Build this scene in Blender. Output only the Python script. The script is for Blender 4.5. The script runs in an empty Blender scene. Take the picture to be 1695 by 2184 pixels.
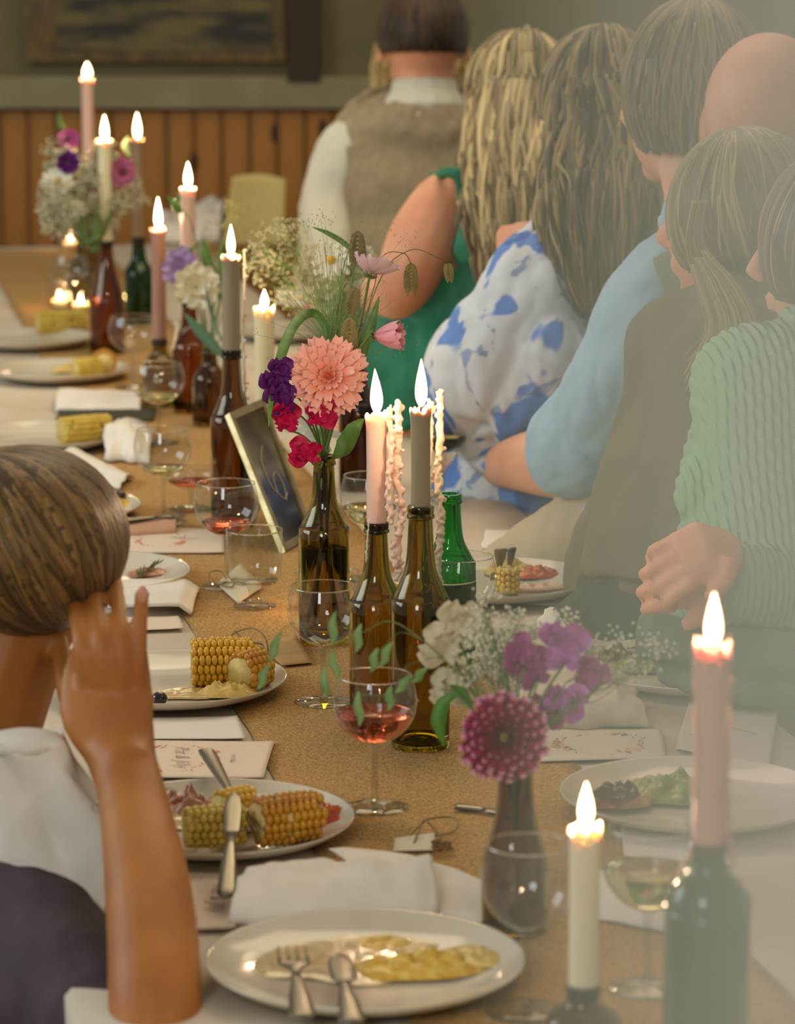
import bpy, bmesh, math, random
from mathutils import Vector, Matrix, noise, Quaternion
C = bpy.context.scene.collection
SC = bpy.context.scene
R = random.Random(7)
# ---------------------------------------------------------------- camera
F = 7000.0                       # focal length in pixels of the 1695x2184 frame
PIT = math.atan(1292 / 7000.0); YAW = math.atan(.18536 / 1.0169)
CAM = Vector((-.605, 0, 1.61)); TZ = .75
cd = bpy.data.cameras.new('camera'); cam = bpy.data.objects.new('camera', cd); C.objects.link(cam)
cd.sensor_fit = 'HORIZONTAL'; cd.sensor_width = 36; cd.lens = 36 * F / 1695
cam.location = CAM; cam.rotation_euler = (math.pi / 2 - PIT, 0, -YAW)
cd.clip_end = 60; cd.clip_start = .05
cd.dof.use_dof = True; cd.dof.focus_distance = 3.65; cd.dof.aperture_fstop = 9.5
SC.camera = cam
# ---------------------------------------------------------------- world, lights, exposure
w = bpy.data.worlds.new('world'); SC.world = w; w.use_nodes = True
bg = w.node_tree.nodes['Background']; bg.inputs[0].default_value = (1.0, .90, .72, 1); bg.inputs[1].default_value = .25
def area(name, loc, target, sx, sy, e, col):
    l = bpy.data.lights.new(name, 'AREA'); l.shape = 'RECTANGLE'; l.size = sx; l.size_y = sy; l.energy = e; l.color = col
    o = bpy.data.objects.new(name, l); C.objects.link(o); o.location = loc
    o.rotation_euler = (Vector(target) - Vector(loc)).to_track_quat('-Z', 'Y').to_euler()
area('window_light_side', (-3.6, 4.6, 2.5), (.3, 4.8, .9), 2.6, 1.5, 48, (.86, .96, 1.0))
area('window_light_behind', (-1.9, -.9, 2.7), (.1, 3.6, .8), 1.0, 1.2, 30, (.90, .98, 1.0))
area('ceiling_lamp_light', (.6, 5.6, 3.3), (.4, 5.2, .7), 2.0, 2.0, 26, (1.0, .78, .48))
SC.view_settings.view_transform = 'Standard'; SC.view_settings.look = 'None'
SC.view_settings.gamma = 1; SC.view_settings.use_curve_mapping = False; SC.view_settings.exposure = 0.46
cy = SC.cycles
cy.max_bounces = 10; cy.transmission_bounces = 10; cy.transparent_max_bounces = 40; cy.glossy_bounces = 4; cy.diffuse_bounces = 3
cy.volume_bounces = 1; cy.caustics_reflective = False; cy.caustics_refractive = False; cy.sample_clamp_indirect = 4
CANDLE_W = .50
# ---------------------------------------------------------------- projection helpers
def ray(px, py):
    u = (px - 847.5) / F; v = (1092 - py) / F
    f = math.cos(PIT) + v * math.sin(PIT); z = -math.sin(PIT) + v * math.cos(PIT)
    return Vector((u * math.cos(YAW) + f * math.sin(YAW), -u * math.sin(YAW) + f * math.cos(YAW), z))
def tp(px, py, z=TZ):            # point of the plane z seen at a pixel
    r = ray(px, py); return CAM + r * ((z - CAM.z) / r.z)
def wp(px, py, s):               # point at the depth where 1 cm is s pixels
    return CAM + ray(px, py) * (70.0 / s)
def proj(p):
    d = p - CAM; fx = Vector((math.sin(YAW) * math.cos(PIT), math.cos(YAW) * math.cos(PIT), -math.sin(PIT)))
    rx = Vector((math.cos(YAW), -math.sin(YAW), 0)); ux = rx.cross(fx); zc = d.dot(fx)
    return 847.5 + F * d.dot(rx) / zc, 1092 - F * d.dot(ux) / zc, 7000 / zc / 100
def htop(base, py):              # height above base whose top shows at row py
    lo, hi = -.5, 1.5
    for _ in range(40):
        m = (lo + hi) / 2
        if proj(base + Vector((0, 0, m)))[1] > py: lo = m
        else: hi = m
    return lo
RX = Vector((math.cos(YAW), -math.sin(YAW), 0)); FX = Vector((math.sin(YAW), math.cos(YAW), 0)); UP = Vector((0, 0, 1))
V = Vector
def nz(p, s=1.0): return noise.noise(V(p) * s)
# ---------------------------------------------------------------- materials
def lin(c): return tuple(((x / 255) / 12.92 if x / 255 <= .04045 else ((x / 255 + .055) / 1.055) ** 2.4) for x in c)
MATS = {}
def mat(name, col, rough=.6, col2=None, nscale=20, ndetail=4, bump=0, bscale=200, sss=0, sssr=(1, .4, .2), metal=0, spec=.5, sheen=0,
        trans=0, ior=1.45, coat=0, attr=None, ramp=(.35, .65), nvec=(1, 1, 1), wave=None, emit=0, sss_scale=.01, alpha=1):
    if name in MATS: return MATS[name]
    m = bpy.data.materials.new(name); m.use_nodes = True; nt = m.node_tree; b = nt.nodes['Principled BSDF']
    c1 = lin(col) + (1,); b.inputs['Base Color'].default_value = c1; b.inputs['Roughness'].default_value = rough
    b.inputs['Metallic'].default_value = metal; b.inputs['Specular IOR Level'].default_value = spec
    b.inputs['Transmission Weight'].default_value = trans; b.inputs['IOR'].default_value = ior; b.inputs['Coat Weight'].default_value = coat
    b.inputs['Sheen Weight'].default_value = sheen
    if sss: b.inputs['Subsurface Weight'].default_value = sss; b.inputs['Subsurface Radius'].default_value = sssr; b.inputs['Subsurface Scale'].default_value = sss_scale
    tc = nt.nodes.new('ShaderNodeTexCoord'); mp = nt.nodes.new('ShaderNodeMapping'); mp.inputs['Scale'].default_value = nvec
    nt.links.new(tc.outputs['Object'], mp.inputs[0])
    if col2:
        mx = nt.nodes.new('ShaderNodeMix'); mx.data_type = 'RGBA'
        mx.inputs['A'].default_value = c1; mx.inputs['B'].default_value = lin(col2) + (1,)
        if attr == 'y':        # along the piece's own length
            sp = nt.nodes.new('ShaderNodeSeparateXYZ'); nt.links.new(tc.outputs['Object'], sp.inputs[0]); src = sp.outputs['Y']
        elif attr:
            an = nt.nodes.new('ShaderNodeAttribute'); an.attribute_name = attr; src = an.outputs['Fac']
        else:
            n = nt.nodes.new('ShaderNodeTexNoise'); n.inputs['Scale'].default_value = nscale; n.inputs['Detail'].default_value = ndetail
            nt.links.new(mp.outputs[0], n.inputs['Vector']); src = n.outputs['Fac']
        rp = nt.nodes.new('ShaderNodeMapRange'); rp.inputs['From Min'].default_value = ramp[0]; rp.inputs['From Max'].default_value = ramp[1]
        nt.links.new(src, rp.inputs['Value']); nt.links.new(rp.outputs[0], mx.inputs['Factor']); nt.links.new(mx.outputs['Result'], b.inputs['Base Color'])
    if bump:
        if wave:
            n2 = nt.nodes.new('ShaderNodeTexWave'); n2.inputs['Scale'].default_value = bscale; n2.inputs['Distortion'].default_value = wave[1]; n2.bands_direction = wave[0]
        else:
            n2 = nt.nodes.new('ShaderNodeTexNoise'); n2.inputs['Scale'].default_value = bscale; n2.inputs['Detail'].default_value = 3
        nt.links.new(mp.outputs[0], n2.inputs['Vector'])
        bp = nt.nodes.new('ShaderNodeBump'); bp.inputs['Strength'].default_value = bump; bp.inputs['Distance'].default_value = .002
        nt.links.new(n2.outputs[0], bp.inputs['Height']); nt.links.new(bp.outputs[0], b.inputs['Normal'])
    MATS[name] = m; return m
def thin_glass(name, tint, ior=1.5, gl=.9):      # thin-walled clear glass: tinted pass-through plus Fresnel reflection
    if name in MATS: return MATS[name]
    m = bpy.data.materials.new(name); m.use_nodes = True; nt = m.node_tree; nt.nodes.clear()
    o = nt.nodes.new('ShaderNodeOutputMaterial'); t = nt.nodes.new('ShaderNodeBsdfTransparent'); g = nt.nodes.new('ShaderNodeBsdfGlossy')
    lw = nt.nodes.new('ShaderNodeLayerWeight'); lw.inputs[0].default_value = .5; pw = nt.nodes.new('ShaderNodeMath'); pw.operation = 'POWER'; pw.inputs[1].default_value = 4.0
    fr = nt.nodes.new('ShaderNodeMath'); fr.operation = 'MULTIPLY_ADD'; fr.inputs[1].default_value = .75; fr.inputs[2].default_value = .06; mx = nt.nodes.new('ShaderNodeMixShader')
    nt.links.new(lw.outputs['Facing'], pw.inputs[0]); nt.links.new(pw.outputs[0], fr.inputs[0])
    t.inputs[0].default_value = tuple(tint) + (1,); g.inputs['Roughness'].default_value = .02; g.inputs[0].default_value = (gl, gl, gl, 1)
    nt.links.new(fr.outputs[0], mx.inputs[0]); nt.links.new(t.outputs[0], mx.inputs[1]); nt.links.new(g.outputs[0], mx.inputs[2]); nt.links.new(mx.outputs[0], o.inputs[0])
    MATS[name] = m; return m
def flame_mat():
    m = bpy.data.materials.new('flame'); m.use_nodes = True; nt = m.node_tree; nt.nodes.clear()
    o = nt.nodes.new('ShaderNodeOutputMaterial'); e = nt.nodes.new('ShaderNodeEmission'); t = nt.nodes.new('ShaderNodeBsdfTransparent')
    a = nt.nodes.new('ShaderNodeAddShader'); lw = nt.nodes.new('ShaderNodeLayerWeight'); lw.inputs[0].default_value = .5
    mr = nt.nodes.new('ShaderNodeMapRange'); mr.inputs['From Min'].default_value = .35; mr.inputs['From Max'].default_value = .95; mr.inputs['To Min'].default_value = 7; mr.inputs['To Max'].default_value = .35
    cr = nt.nodes.new('ShaderNodeValToRGB'); cr.color_ramp.elements[0].color = (1, .80, .42, 1); cr.color_ramp.elements[1].color = (1, .36, .08, 1); cr.color_ramp.elements[0].position = .55
    nt.links.new(lw.outputs['Facing'], mr.inputs[0]); nt.links.new(lw.outputs['Facing'], cr.inputs[0])
    nt.links.new(cr.outputs[0], e.inputs[0]); nt.links.new(mr.outputs[0], e.inputs[1]); nt.links.new(e.outputs[0], a.inputs[0]); nt.links.new(t.outputs[0], a.inputs[1]); nt.links.new(a.outputs[0], o.inputs[0])
    return m
FLAME = flame_mat()
GLASS = mat('clear_glass', (250, 252, 250), .0, trans=1, ior=1.47)
STEMGL = thin_glass('stem_glass', (.90, .90, .87))
TGLASS = thin_glass('thin_clear_glass', (.93, .94, .92))
PORC = mat('white_porcelain', (214, 206, 188), .12, spec=.6, col2=(204, 194, 172), nscale=6)
CLOTHM = mat('white_tablecloth', (214, 202, 184), .85, col2=(196, 182, 160), nscale=5, bump=.3, bscale=900)
BURLAP = mat('hessian', (230, 184, 116), .95, col2=(176, 130, 70), nscale=420, bump=.9, bscale=160, wave=('DIAGONAL', 1.5))
NAP = mat('white_linen', (238, 232, 222), .85, col2=(228, 220, 206), nscale=12, bump=.35, bscale=700)
NAPB = mat('beige_linen', (206, 196, 176), .85, bump=.35, bscale=700)
STEEL = mat('cutlery_steel', (128, 122, 108), .33, metal=.9)
SKIN = mat('skin', (226, 166, 132), .5, col2=(214, 148, 114), nscale=14, sss=.15, sss_scale=.012, bump=.15, bscale=240)
SKINP = mat('pink_skin', (232, 172, 146), .5, sss=.15, sss_scale=.012)
SKINW = mat('warm_skin', (184, 118, 54), .5, col2=(168, 102, 44), nscale=16, sss=.15, sss_scale=.012, bump=.2, bscale=300)
GREEN = mat('leaf_green', (88, 124, 52), .45, col2=(112, 150, 72), nscale=60)
STEMG = mat('stem_green', (96, 122, 60), .5)
# ---------------------------------------------------------------- mesh builder
class MB:
    def __init__(s): s.v = []; s.f = []; s.a = []
    def add(s, vs, fs, a=0.0):
        o = len(s.v); s.v += [V(x) for x in vs]; s.f += [tuple(i + o for i in f) for f in fs]; s.a += [a] * len(vs); return s
    def tube(s, pts, rad, n=8, ref=None, cap=True, a=0.0):
        pts = [V(p) for p in pts]; vs = []; fs = []; side = None
        for i, p in enumerate(pts):
            t = (pts[min(i + 1, len(pts) - 1)] - pts[max(i - 1, 0)])
            t = t.normalized() if t.length > 1e-9 else V((0, 0, 1))
            if ref is not None: sd = V(ref) - t * t.dot(V(ref))
            elif side is None: sd = t.orthogonal()
            else: sd = side - t * t.dot(side)
            if sd.length < 1e-6: sd = t.orthogonal()
            side = sd.normalized(); b = t.cross(side)
            r = rad[i] if isinstance(rad, (list, tuple)) else rad
            ra, rb = (r if isinstance(r, (list, tuple)) else (r, r))
            for k in range(n):
                th = 2 * math.pi * k / n; vs.append(p + side * (ra * math.cos(th)) + b * (rb * math.sin(th)))
        m = len(pts)
        for i in range(m - 1):
            for k in range(n): fs.append((i * n + k, i * n + (k + 1) % n, (i + 1) * n + (k + 1) % n, (i + 1) * n + k))
        if cap: fs.append(tuple(reversed(range(n)))); fs.append(tuple(range((m - 1) * n, m * n)))
        return s.add(vs, fs, a)
    def lathe(s, prof, n=32, loc=(0, 0, 0), fn=None, a=0.0):
        vs = []; fs = []; L = V(loc); idx = []
        for (r, z) in prof:
            if r < 1e-6: idx.append([len(vs)] * n); vs.append(L + V((0, 0, z)))
            else:
                st = len(vs); idx.append([st + k for k in range(n)])
                for k in range(n):
                    th = 2 * math.pi * k / n; rr, zz = (r, z) if fn is None else fn(r, z, th)
                    vs.append(L + V((rr * math.cos(th), rr * math.sin(th), zz)))
        for i in range(len(prof) - 1):
            A, B = idx[i], idx[i + 1]
            for k in range(n):
                q = []
                for j in (A[k], A[(k + 1) % n], B[(k + 1) % n], B[k]):
                    if j not in q: q.append(j)
                if len(q) > 2: fs.append(tuple(q))
        return s.add(vs, fs, a)
    def ell(s, c, r, n=12, m=8, rot=None, a=0.0):
        pr = [(math.sin(math.pi * i / m), -math.cos(math.pi * i / m)) for i in range(m + 1)]; pr[0] = (0, -1); pr[-1] = (0, 1)
        t = MB().lathe(pr, n); rot = rot or Matrix.Identity(3); r = r if isinstance(r, (tuple, list)) else (r, r, r)
        return s.add([V(c) + rot @ V((p.x * r[0], p.y * r[1], p.z * r[2])) for p in t.v], t.f, a)
    def box(s, lo, hi, a=0.0):
        x0, y0, z0 = lo; x1, y1, z1 = hi
        return s.add([(x0, y0, z0), (x1, y0, z0), (x1, y1, z0), (x0, y1, z0), (x0, y0, z1), (x1, y0, z1), (x1, y1, z1), (x0, y1, z1)],
                     [(3, 2, 1, 0), (4, 5, 6, 7), (0, 1, 5, 4), (1, 2, 6, 5), (2, 3, 7, 6), (3, 0, 4, 7)], a)
    def grid(s, fn, nu, nv, a=0.0):
        vs = [fn(i / nu, j / nv) for j in range(nv + 1) for i in range(nu + 1)]
        return s.add(vs, [(j * (nu + 1) + i, j * (nu + 1) + i + 1, (j + 1) * (nu + 1) + i + 1, (j + 1) * (nu + 1) + i) for j in range(nv) for i in range(nu)], a)
    def mesh(s, name, m=None, smooth=True):
        me = bpy.data.meshes.new(name); me.from_pydata([tuple(v) for v in s.v], [], s.f)
        at = me.attributes.new('shade', 'FLOAT', 'POINT'); at.data.foreach_set('value', s.a)
        if smooth: me.polygons.foreach_set('use_smooth', [True] * len(me.polygons))
        if m: me.materials.append(m)
        me.update(); return me
    def off(s, d): s.v = [x + V(d) for x in s.v]; return s
    def build(s, name, m, parent=None, smooth=True, thick=0, sub=0, loc=None):
        o = bpy.data.objects.new(name, s.mesh(name, m, smooth)); C.objects.link(o)
        if parent: o.parent = parent
        if loc is not None: o.location = loc
        if thick: md = o.modifiers.new('th', 'SOLIDIFY'); md.thickness = thick; md.offset = 0
        if sub: md = o.modifiers.new('sb', 'SUBSURF'); md.levels = md.render_levels = sub
        return o
def remesh(mb, vox, sm=4):
    o = bpy.data.objects.new('t', mb.mesh('t')); C.objects.link(o)
    md = o.modifiers.new('r', 'REMESH'); md.mode = 'VOXEL'; md.voxel_size = vox
    if sm: ms = o.modifiers.new('s', 'SMOOTH'); ms.factor = .5; ms.iterations = sm
    dg = bpy.context.evaluated_depsgraph_get(); dg.update()
    me = bpy.data.meshes.new_from_object(o.evaluated_get(dg)); old = o.data; bpy.data.objects.remove(o); bpy.data.meshes.remove(old)
    me.polygons.foreach_set('use_smooth', [True] * len(me.polygons)); me.materials.clear(); return me
def mobj(name, me, m, parent=None, disp=None):
    me.name = name; me.materials.append(m)
    if disp:
        me.update(); ns = [v.normal.copy() for v in me.vertices]
        for v, n_ in zip(me.vertices, ns): v.co = v.co + n_ * disp(v.co)
    o = bpy.data.objects.new(name, me); C.objects.link(o)
    if parent: o.parent = parent
    return o
def thing(name, label, cat, loc=(0, 0, 0), rz=0, group=None):
    o = bpy.data.objects.new(name, None); C.objects.link(o); o.location = loc; o.rotation_euler = (0, 0, rz); o.empty_display_size = .02
    o['label'] = label; o['category'] = cat
    if group: o['group'] = group
    return o
def tag(o, label, cat, group=None, kind=None):
    if label: o['label'] = label; o['category'] = cat
    if group: o['group'] = group
    if kind: o['kind'] = kind
    return o
def struct(o): o['kind'] = 'structure'; return o
def spline(pts, n=6):            # Catmull-Rom through points
    pts = [V(p) for p in pts]; out = []
    for i in range(len(pts) - 1):
        p0 = pts[max(i - 1, 0)]; p1 = pts[i]; p2 = pts[i + 1]; p3 = pts[min(i + 2, len(pts) - 1)]
        for k in range(n):
            t = k / n; out.append(.5 * ((2 * p1) + (p2 - p0) * t + (2 * p0 - 5 * p1 + 4 * p2 - p3) * t * t + (3 * p1 - p0 - 3 * p2 + p3) * t ** 3))
    out.append(pts[-1]); return out
# ---------------------------------------------------------------- setting
W0 = CAM + FX * 9.25             # the board wall stands square to the view, at this point
wallo = bpy.data.objects.new('wall_back', None); C.objects.link(wallo); wallo['kind'] = 'structure'; wallo.location = (W0.x, W0.y, 0); wallo.rotation_euler = (0, 0, -YAW)
PINE = mat('pine_board', (176, 118, 44), .45, col2=(146, 90, 28), nscale=2.2, nvec=(6, 6, .7), bump=.2, bscale=30)
PINED = mat('pine_knot', (70, 40, 14), .6)
zt = 1.045
bw = .0775; bm0 = MB().box((-bw / 2 + .004, -.02, 0), (bw / 2 - .004, 0, zt)); bme = bm0.mesh('board', PINE, False)
bo = bpy.data.objects.new('board', bme)
for i in range(-30, 31):
    b = bo.copy(); C.objects.link(b); b.parent = wallo; b.location = (i * bw + .012, R.uniform(-.002, .002), 0)
k = MB()
for (px, py) in ((590, 270), (690, 262), (420, 330), (300, 420)):
    xx = (px - 847.5) / 750; k.ell((xx, -.021, 1.61 - (py + 200) / 752), (.012, .003, .03))
k.build('knot', PINED, wallo)
MB().box((-2.5, -.013, 0), (2.5, -.001, zt)).build('gap_backing', mat('board_groove', (118, 76, 26), .7), wallo, False)  # brown sheet added behind the boards so their gaps look less black
pl = MB().box((-2.6, 0, 0), (2.6, .08, 3.0)).build('plaster', mat('wall_plaster', (128, 118, 84), .9, col2=(112, 104, 74), nscale=3), wallo, False)
MB().box((-2.5, -.022, zt), (2.5, 0, zt + .012)).build('under_rail_strip', mat('brown_trim', (110, 74, 30), .6), wallo, False)  # darker brown strip between the board tops and the rail
tr = struct(MB().box((-2.5, -.06, zt + .012), (2.5, 0, zt + .1)).build('trim_1', mat('painted_rail', (150, 144, 108), .6, col2=(138, 130, 96), nscale=8), None, False))
tr.location = wallo.location; tr.rotation_euler = wallo.rotation_euler
def wx(px): return (px - 847.5) / 757
pic = thing('landscape_painting', 'dark brown landscape painting hung above the rail on the back wall', 'picture', wallo.location, -YAW)
MB().box((wx(60), -.05, 1.185), (wx(612), -.005, 1.75)).build('picture_frame', mat('old_gilt', (116, 92, 42), .5, col2=(80, 62, 30), nscale=30), pic, False)
MB().box((wx(130), -.056, 1.215), (wx(584), -.05, 1.7)).build('canvas', mat('dark_canvas', (40, 40, 32), .5, col2=(112, 98, 54), nscale=5, nvec=(1, 1, 6), ramp=(.4, .62)), pic, False)
st = struct(MB().box((wx(616), -.07, 1.13), (wx(684), 0, 2.6)).build('trim_2', mat('dark_post', (58, 40, 22), .6), None, False)); st.location = wallo.location; st.rotation_euler = wallo.rotation_euler
struct(MB().box((-6, -2, -.05), (6, 12, 0)).build('floor', mat('wood_floor', (92, 72, 48), .5, col2=(70, 54, 36), nscale=4, nvec=(1, 8, 1)), None, False))
# ---------------------------------------------------------------- table
XL, XR, Y0, Y1 = -.41, .41, 1.2, 8.45
t = thing('banquet_table', 'long trestle table running from the foreground to the boarded wall', 'table', (0, 4.8, 0))
WOOD = mat('table_wood', (120, 86, 52), .6, col2=(96, 66, 38), nscale=5, nvec=(8, 1, 1))
MB().box((XL + .01, Y0 - 4.8, .715), (XR - .01, Y1 - 4.8, .742)).build('tabletop', WOOD, t, False)
for yy in (-3.3, 0, 3.4):
    for xx in (-.3, .3): MB().tube([(xx, yy, 0), (xx * .9, yy, .715)], .025, 8).build('leg', WOOD, t)
def cloth_fn(u, v):
    per = [(-.415, .42), (-.414, .742), (-.408, .7475), (-.2, .7475), (0, .7475), (.2, .7475), (.408, .7475), (.414, .742), (.415, .42)]
    x = u * (len(per) - 1); i = min(int(x), len(per) - 2); f = x - i
    X = per[i][0] * (1 - f) + per[i + 1][0] * f; Z = per[i][1] * (1 - f) + per[i + 1][1] * f; Y = 1.19 + v * 7.27
    if Z < .74: X += math.copysign(.012 * (1 - (Z - .42) / .32) * (1 + math.sin(Y * 22 + 2 * nz((0, Y, 0), 3))), X)
    else: Z += .0009 * nz((X * 4, Y * 9, 0), 1) + .0007
    return (X, Y, Z)
tag(MB().grid(cloth_fn, 32, 420).build('tablecloth', CLOTHM, None, True, .0012), 'off white cotton tablecloth covering the whole long table', 'tablecloth')
def run_fn(u, v):
    Y = 1.25 + v * 7.1; e = .155 + .004 * nz((u * 3, Y * 5, 3), 2)
    return ((u * 2 - 1) * e, Y, .7505 + .0009 * nz((u * 4, Y * 8, 9), 1))
tag(MB().grid(run_fn, 16, 500).build('table_runner', BURLAP, None, True, .0012), 'brown hessian runner along the middle of the table under the bottles', 'table runner')
TS = .7515
def tb(px, py): return tp(px, py, TS)
# ---------------------------------------------------------------- bottles
def bottle_profile(h, r, kind):
    if kind == 'long': P_ = [(0, .0), (.86, .0), (1, .03), (1, .56), (.93, .62), (.72, .68), (.56, .73), (.47, .80), (.41, .93), (.41, .945), (.47, .95), (.47, .962), (.42, .967), (.45, .972), (.45, .995), (.40, 1)]
    elif kind == 'champ': P_ = [(0, .0), (.9, .0), (1, .03), (1, .42), (.93, .5), (.74, .62), (.52, .75), (.4, .86), (.38, .96), (.43, .965), (.43, .99), (.38, 1)]
    elif kind == 'stub': P_ = [(0, 0), (.86, 0), (1, .05), (1, .52), (.92, .64), (.66, .73), (.48, .78), (.42, .9), (.47, .92), (.47, .95), (.43, .96), (.43, 1)]
    elif kind == 'wine': P_ = [(0, .0), (.88, .0), (1, .02), (1, .76), (.96, .81), (.78, .865), (.52, .90), (.42, .93), (.40, .965), (.44, .97), (.44, .99), (.38, 1)]
    elif kind == 'flare': P_ = [(0, .0), (.8, .0), (.95, .03), (1, .2), (.95, .40), (.72, .55), (.56, .68), (.52, .85), (.56, .95), (.58, 1)]
    # smooth the outline
    pts = [V((a * r, b * h, 0)) for a, b in P_]; out = [(0, 0)]
    for p in spline(pts[1:], 3): out.append((p.x, p.y))
    return out
def bottle(px, py, ptop, dia, glassm, kind, label, h=None, loc=None, group=None):
    b = loc or tb(px, py); h = h or htop(b, ptop); r = dia / 2
    t = thing('bottle', label, 'bottle', b, 0, group)
    pr = bottle_profile(h, r, kind); th = .003
    inn = [(max(a - th, .004), max(z, .006)) for a, z in pr[1:]]
    inn = [q for q in inn]; full = pr + [(inn[-1][0], h)] + list(reversed(inn[:-1])) + [(0, .007)]
    MB().lathe(full, 40).build('glass_body', glassm, t)
    return t, b, h
BROWN = mat('brown_bottle_glass', (168, 132, 58), .03, trans=1, ior=1.5)
OLIVE = mat('olive_brown_bottle_glass', (186, 166, 54), .03, trans=1, ior=1.5)
AMBER = mat('amber_bottle_glass', (184, 128, 52), .03, trans=1, ior=1.5)
GREENG = mat('green_bottle_glass', (30, 190, 90), .03, trans=1, ior=1.5)
DGREEN = mat('dark_green_bottle_glass', (70, 120, 70), .03, trans=1, ior=1.5)
TEAL = mat('teal_bottle_glass', (60, 130, 84), .03, trans=1, ior=1.5)
# ---------------------------------------------------------------- candles
def waxm(name, col): return mat(name, col, .42, sss=.35, sssr=(1, .6, .35), sss_scale=.010, bump=.12, bscale=60)
PINKW = waxm('pink_wax', (240, 200, 180)); GREYW = waxm('grey_wax', (160, 146, 116)); CREAMW = waxm('cream_wax', (232, 224, 186))
MAUVEW = waxm('mauve_wax', (182, 138, 118)); TAUPEW = waxm('taupe_wax', (150, 122, 94)); DUSTW = waxm('dusty_rose_wax', (214, 160, 138))
DRIPW = waxm('white_wax_drip', (214, 198, 176))
WICKM = mat('burnt_wick', (20, 16, 14), .9)
def flame_mesh(h, wd, bend=0):
    prof = [(0, 0), (.55, .07), (.92, .2), (1, .34), (.88, .5), (.62, .68), (.34, .83), (.13, .94), (0, 1)]
    out = [(0, 0)] + [(max(p.x, 1e-4), p.y) for p in spline([V((a * wd / 2, b * h, 0)) for a, b in prof[:-1]], 3)][1:] + [(0, h)]
    m = MB().lathe(out, 20)
    m.v = [V((p.x + bend * (p.z / h) ** 2, p.y, p.z)) for p in m.v]; return m
def candle(px, base, ptop, dia, wax, label, fpx, drip=0, rag=.002, power=1.0, bend=0, group='lit taper candles along the table', fw=None, lean=0):
    """base: world point of the candle's foot; ptop: row of its rim; fpx: row of the flame tip"""
    h = htop(base, ptop); r = dia / 2; t = thing('taper_candle', label, 'candle', base, 0, group)
    ph = R.uniform(0, 9); n = 28
    def fn(rr, z, th):
        if z > h - .03:
            k = max(0, (z - (h - .02)) / .02)
            if rr > r * .8 and z > h - .004: z += rag * (1.2 * nz((math.cos(th) * 1.6 + ph, math.sin(th) * 1.6, ph), 1.5) + .6 * nz((math.cos(th) * 5 + ph, math.sin(th) * 5, ph), 1)) * 2
            rr *= 1 + .10 * k
        return rr * (1 + .03 * nz((math.cos(th) + ph, math.sin(th), z * 25), 1.3)), z
    pr = [(0, 0), (r * .92, 0), (r, .003)] + [(r, h * i / 10) for i in range(1, 9)] + [(r, h - .02), (r, h - .012), (r * 1.04, h - .006), (r * 1.06, h), (r * .9, h + .0005), (r * .78, h - .003), (r * .4, h - .006), (0, h - .006)]
    MB().lathe(pr, n, fn=fn).build('wax_body', wax, t)
    MB().tube([(0, 0, h - .007), (.0004, 0, h + .002), (.0012, 0, h + .007)], [.0011, .0011, .0006], 6).build('wick', WICKM, t)
    fh = max(htop(base, fpx) - h - .001, .02); fw = fw or .0125
    fo = flame_mesh(fh, fw, bend).build('flame', FLAME, t, loc=(.0005, 0, h + .0015))
    l = bpy.data.lights.new('candle_light', 'POINT'); l.energy = CANDLE_W * power; l.color = (1, .70, .42); l.shadow_soft_size = .008
    lo = bpy.data.objects.new('candle_light', l); C.objects.link(lo); lo.parent = t; lo.location = (0, 0, h + fh * .42)
    if drip:
        lim = R.uniform(.3, .6)
        d = MB()
        for q in range(5 * drip):
            a0 = R.uniform(0, 6.28); z0 = h - .003; ln = R.uniform(.15, .75) * h; pts = []; rd = []
            for i in range(14):
                f = i / 13; rr = r * 1.0 + .0006
                pts.append((rr * math.cos(a0 + .12 * math.sin(f * 7 + q)), rr * math.sin(a0 + .12 * math.sin(f * 7 + q)), z0 - ln * f)); rd.append(.0011 + .0006 * abs(nz((q, f * 9, 2), 1)) + (.0012 if i == 13 else 0))
            d.tube(pts, rd, 6)
        d.build('wax_run', wax, t)
    return t, h
def drip_column(parent, base, path, rad, name='wax_drip', m=DRIPW, seed=1):
    rr = random.Random(seed); d = MB()
    pts = spline([wp(*p) - base for p in path], 10); n = len(pts)
    for s_ in range(3):
        o = V((rr.uniform(-1, 1), rr.uniform(-1, 1), 0)) * rad * .7; q = []; rd = []
        for i, p in enumerate(pts):
            q.append(p + o + V((nz((i * .6, s_, 1)), nz((i * .6, s_, 5)), 0)) * rad * .9); rd.append(rad * (.30 + .85 * abs(nz((i * .9, s_ * 3, 8), 1.3))) * (.35 if i in (0, n - 1) else 1))
        d.tube(q, rd, 7)
    for i in range(int(n * 1.1)):
        p = pts[rr.randrange(n)]; d.ell(p + V((rr.uniform(-1, 1), rr.uniform(-1, 1), rr.uniform(-1, 1))) * rad * 1.1, rad * rr.uniform(.25, .75), 7, 5)
    me = remesh(d, .0010, 5); return mobj(name, me, m, parent)
# front to back
tA, bA, hA = bottle(896, 1590, 1078, .061, OLIVE, 'long', 'tall olive brown bottle holding the grey candle with thick wax drips')
tB, bB, hB = bottle(803, 1545, 1113, .0575, OLIVE, 'long', 'shorter brown bottle holding the pale pink candle, beside the tall olive one')
tV, bV, hV = bottle(692, 1368, 970, .0605, OLIVE, 'long', 'brown bottle used as vase for the peach dahlia')
tG, bG, hG = bottle(958, 1425, 1053, .0600, GREENG, 'long', 'bright green bottle with dark green label behind the olive brown bottle')
tF, bF, hF = bottle(497, 1112, 745, .0625, BROWN, 'long', 'dark brown bottle standing behind the metal picture frame')
t5, b5, h5 = bottle(406, 878, 640, .060, AMBER, 'long', 'amber bottle behind the wine glasses holding a tall pink candle')
t6, b6, h6 = bottle(342, 866, 722, .062, OLIVE, 'stub', 'squat dark bottle holding the mauve candle behind a wine glass')
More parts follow.
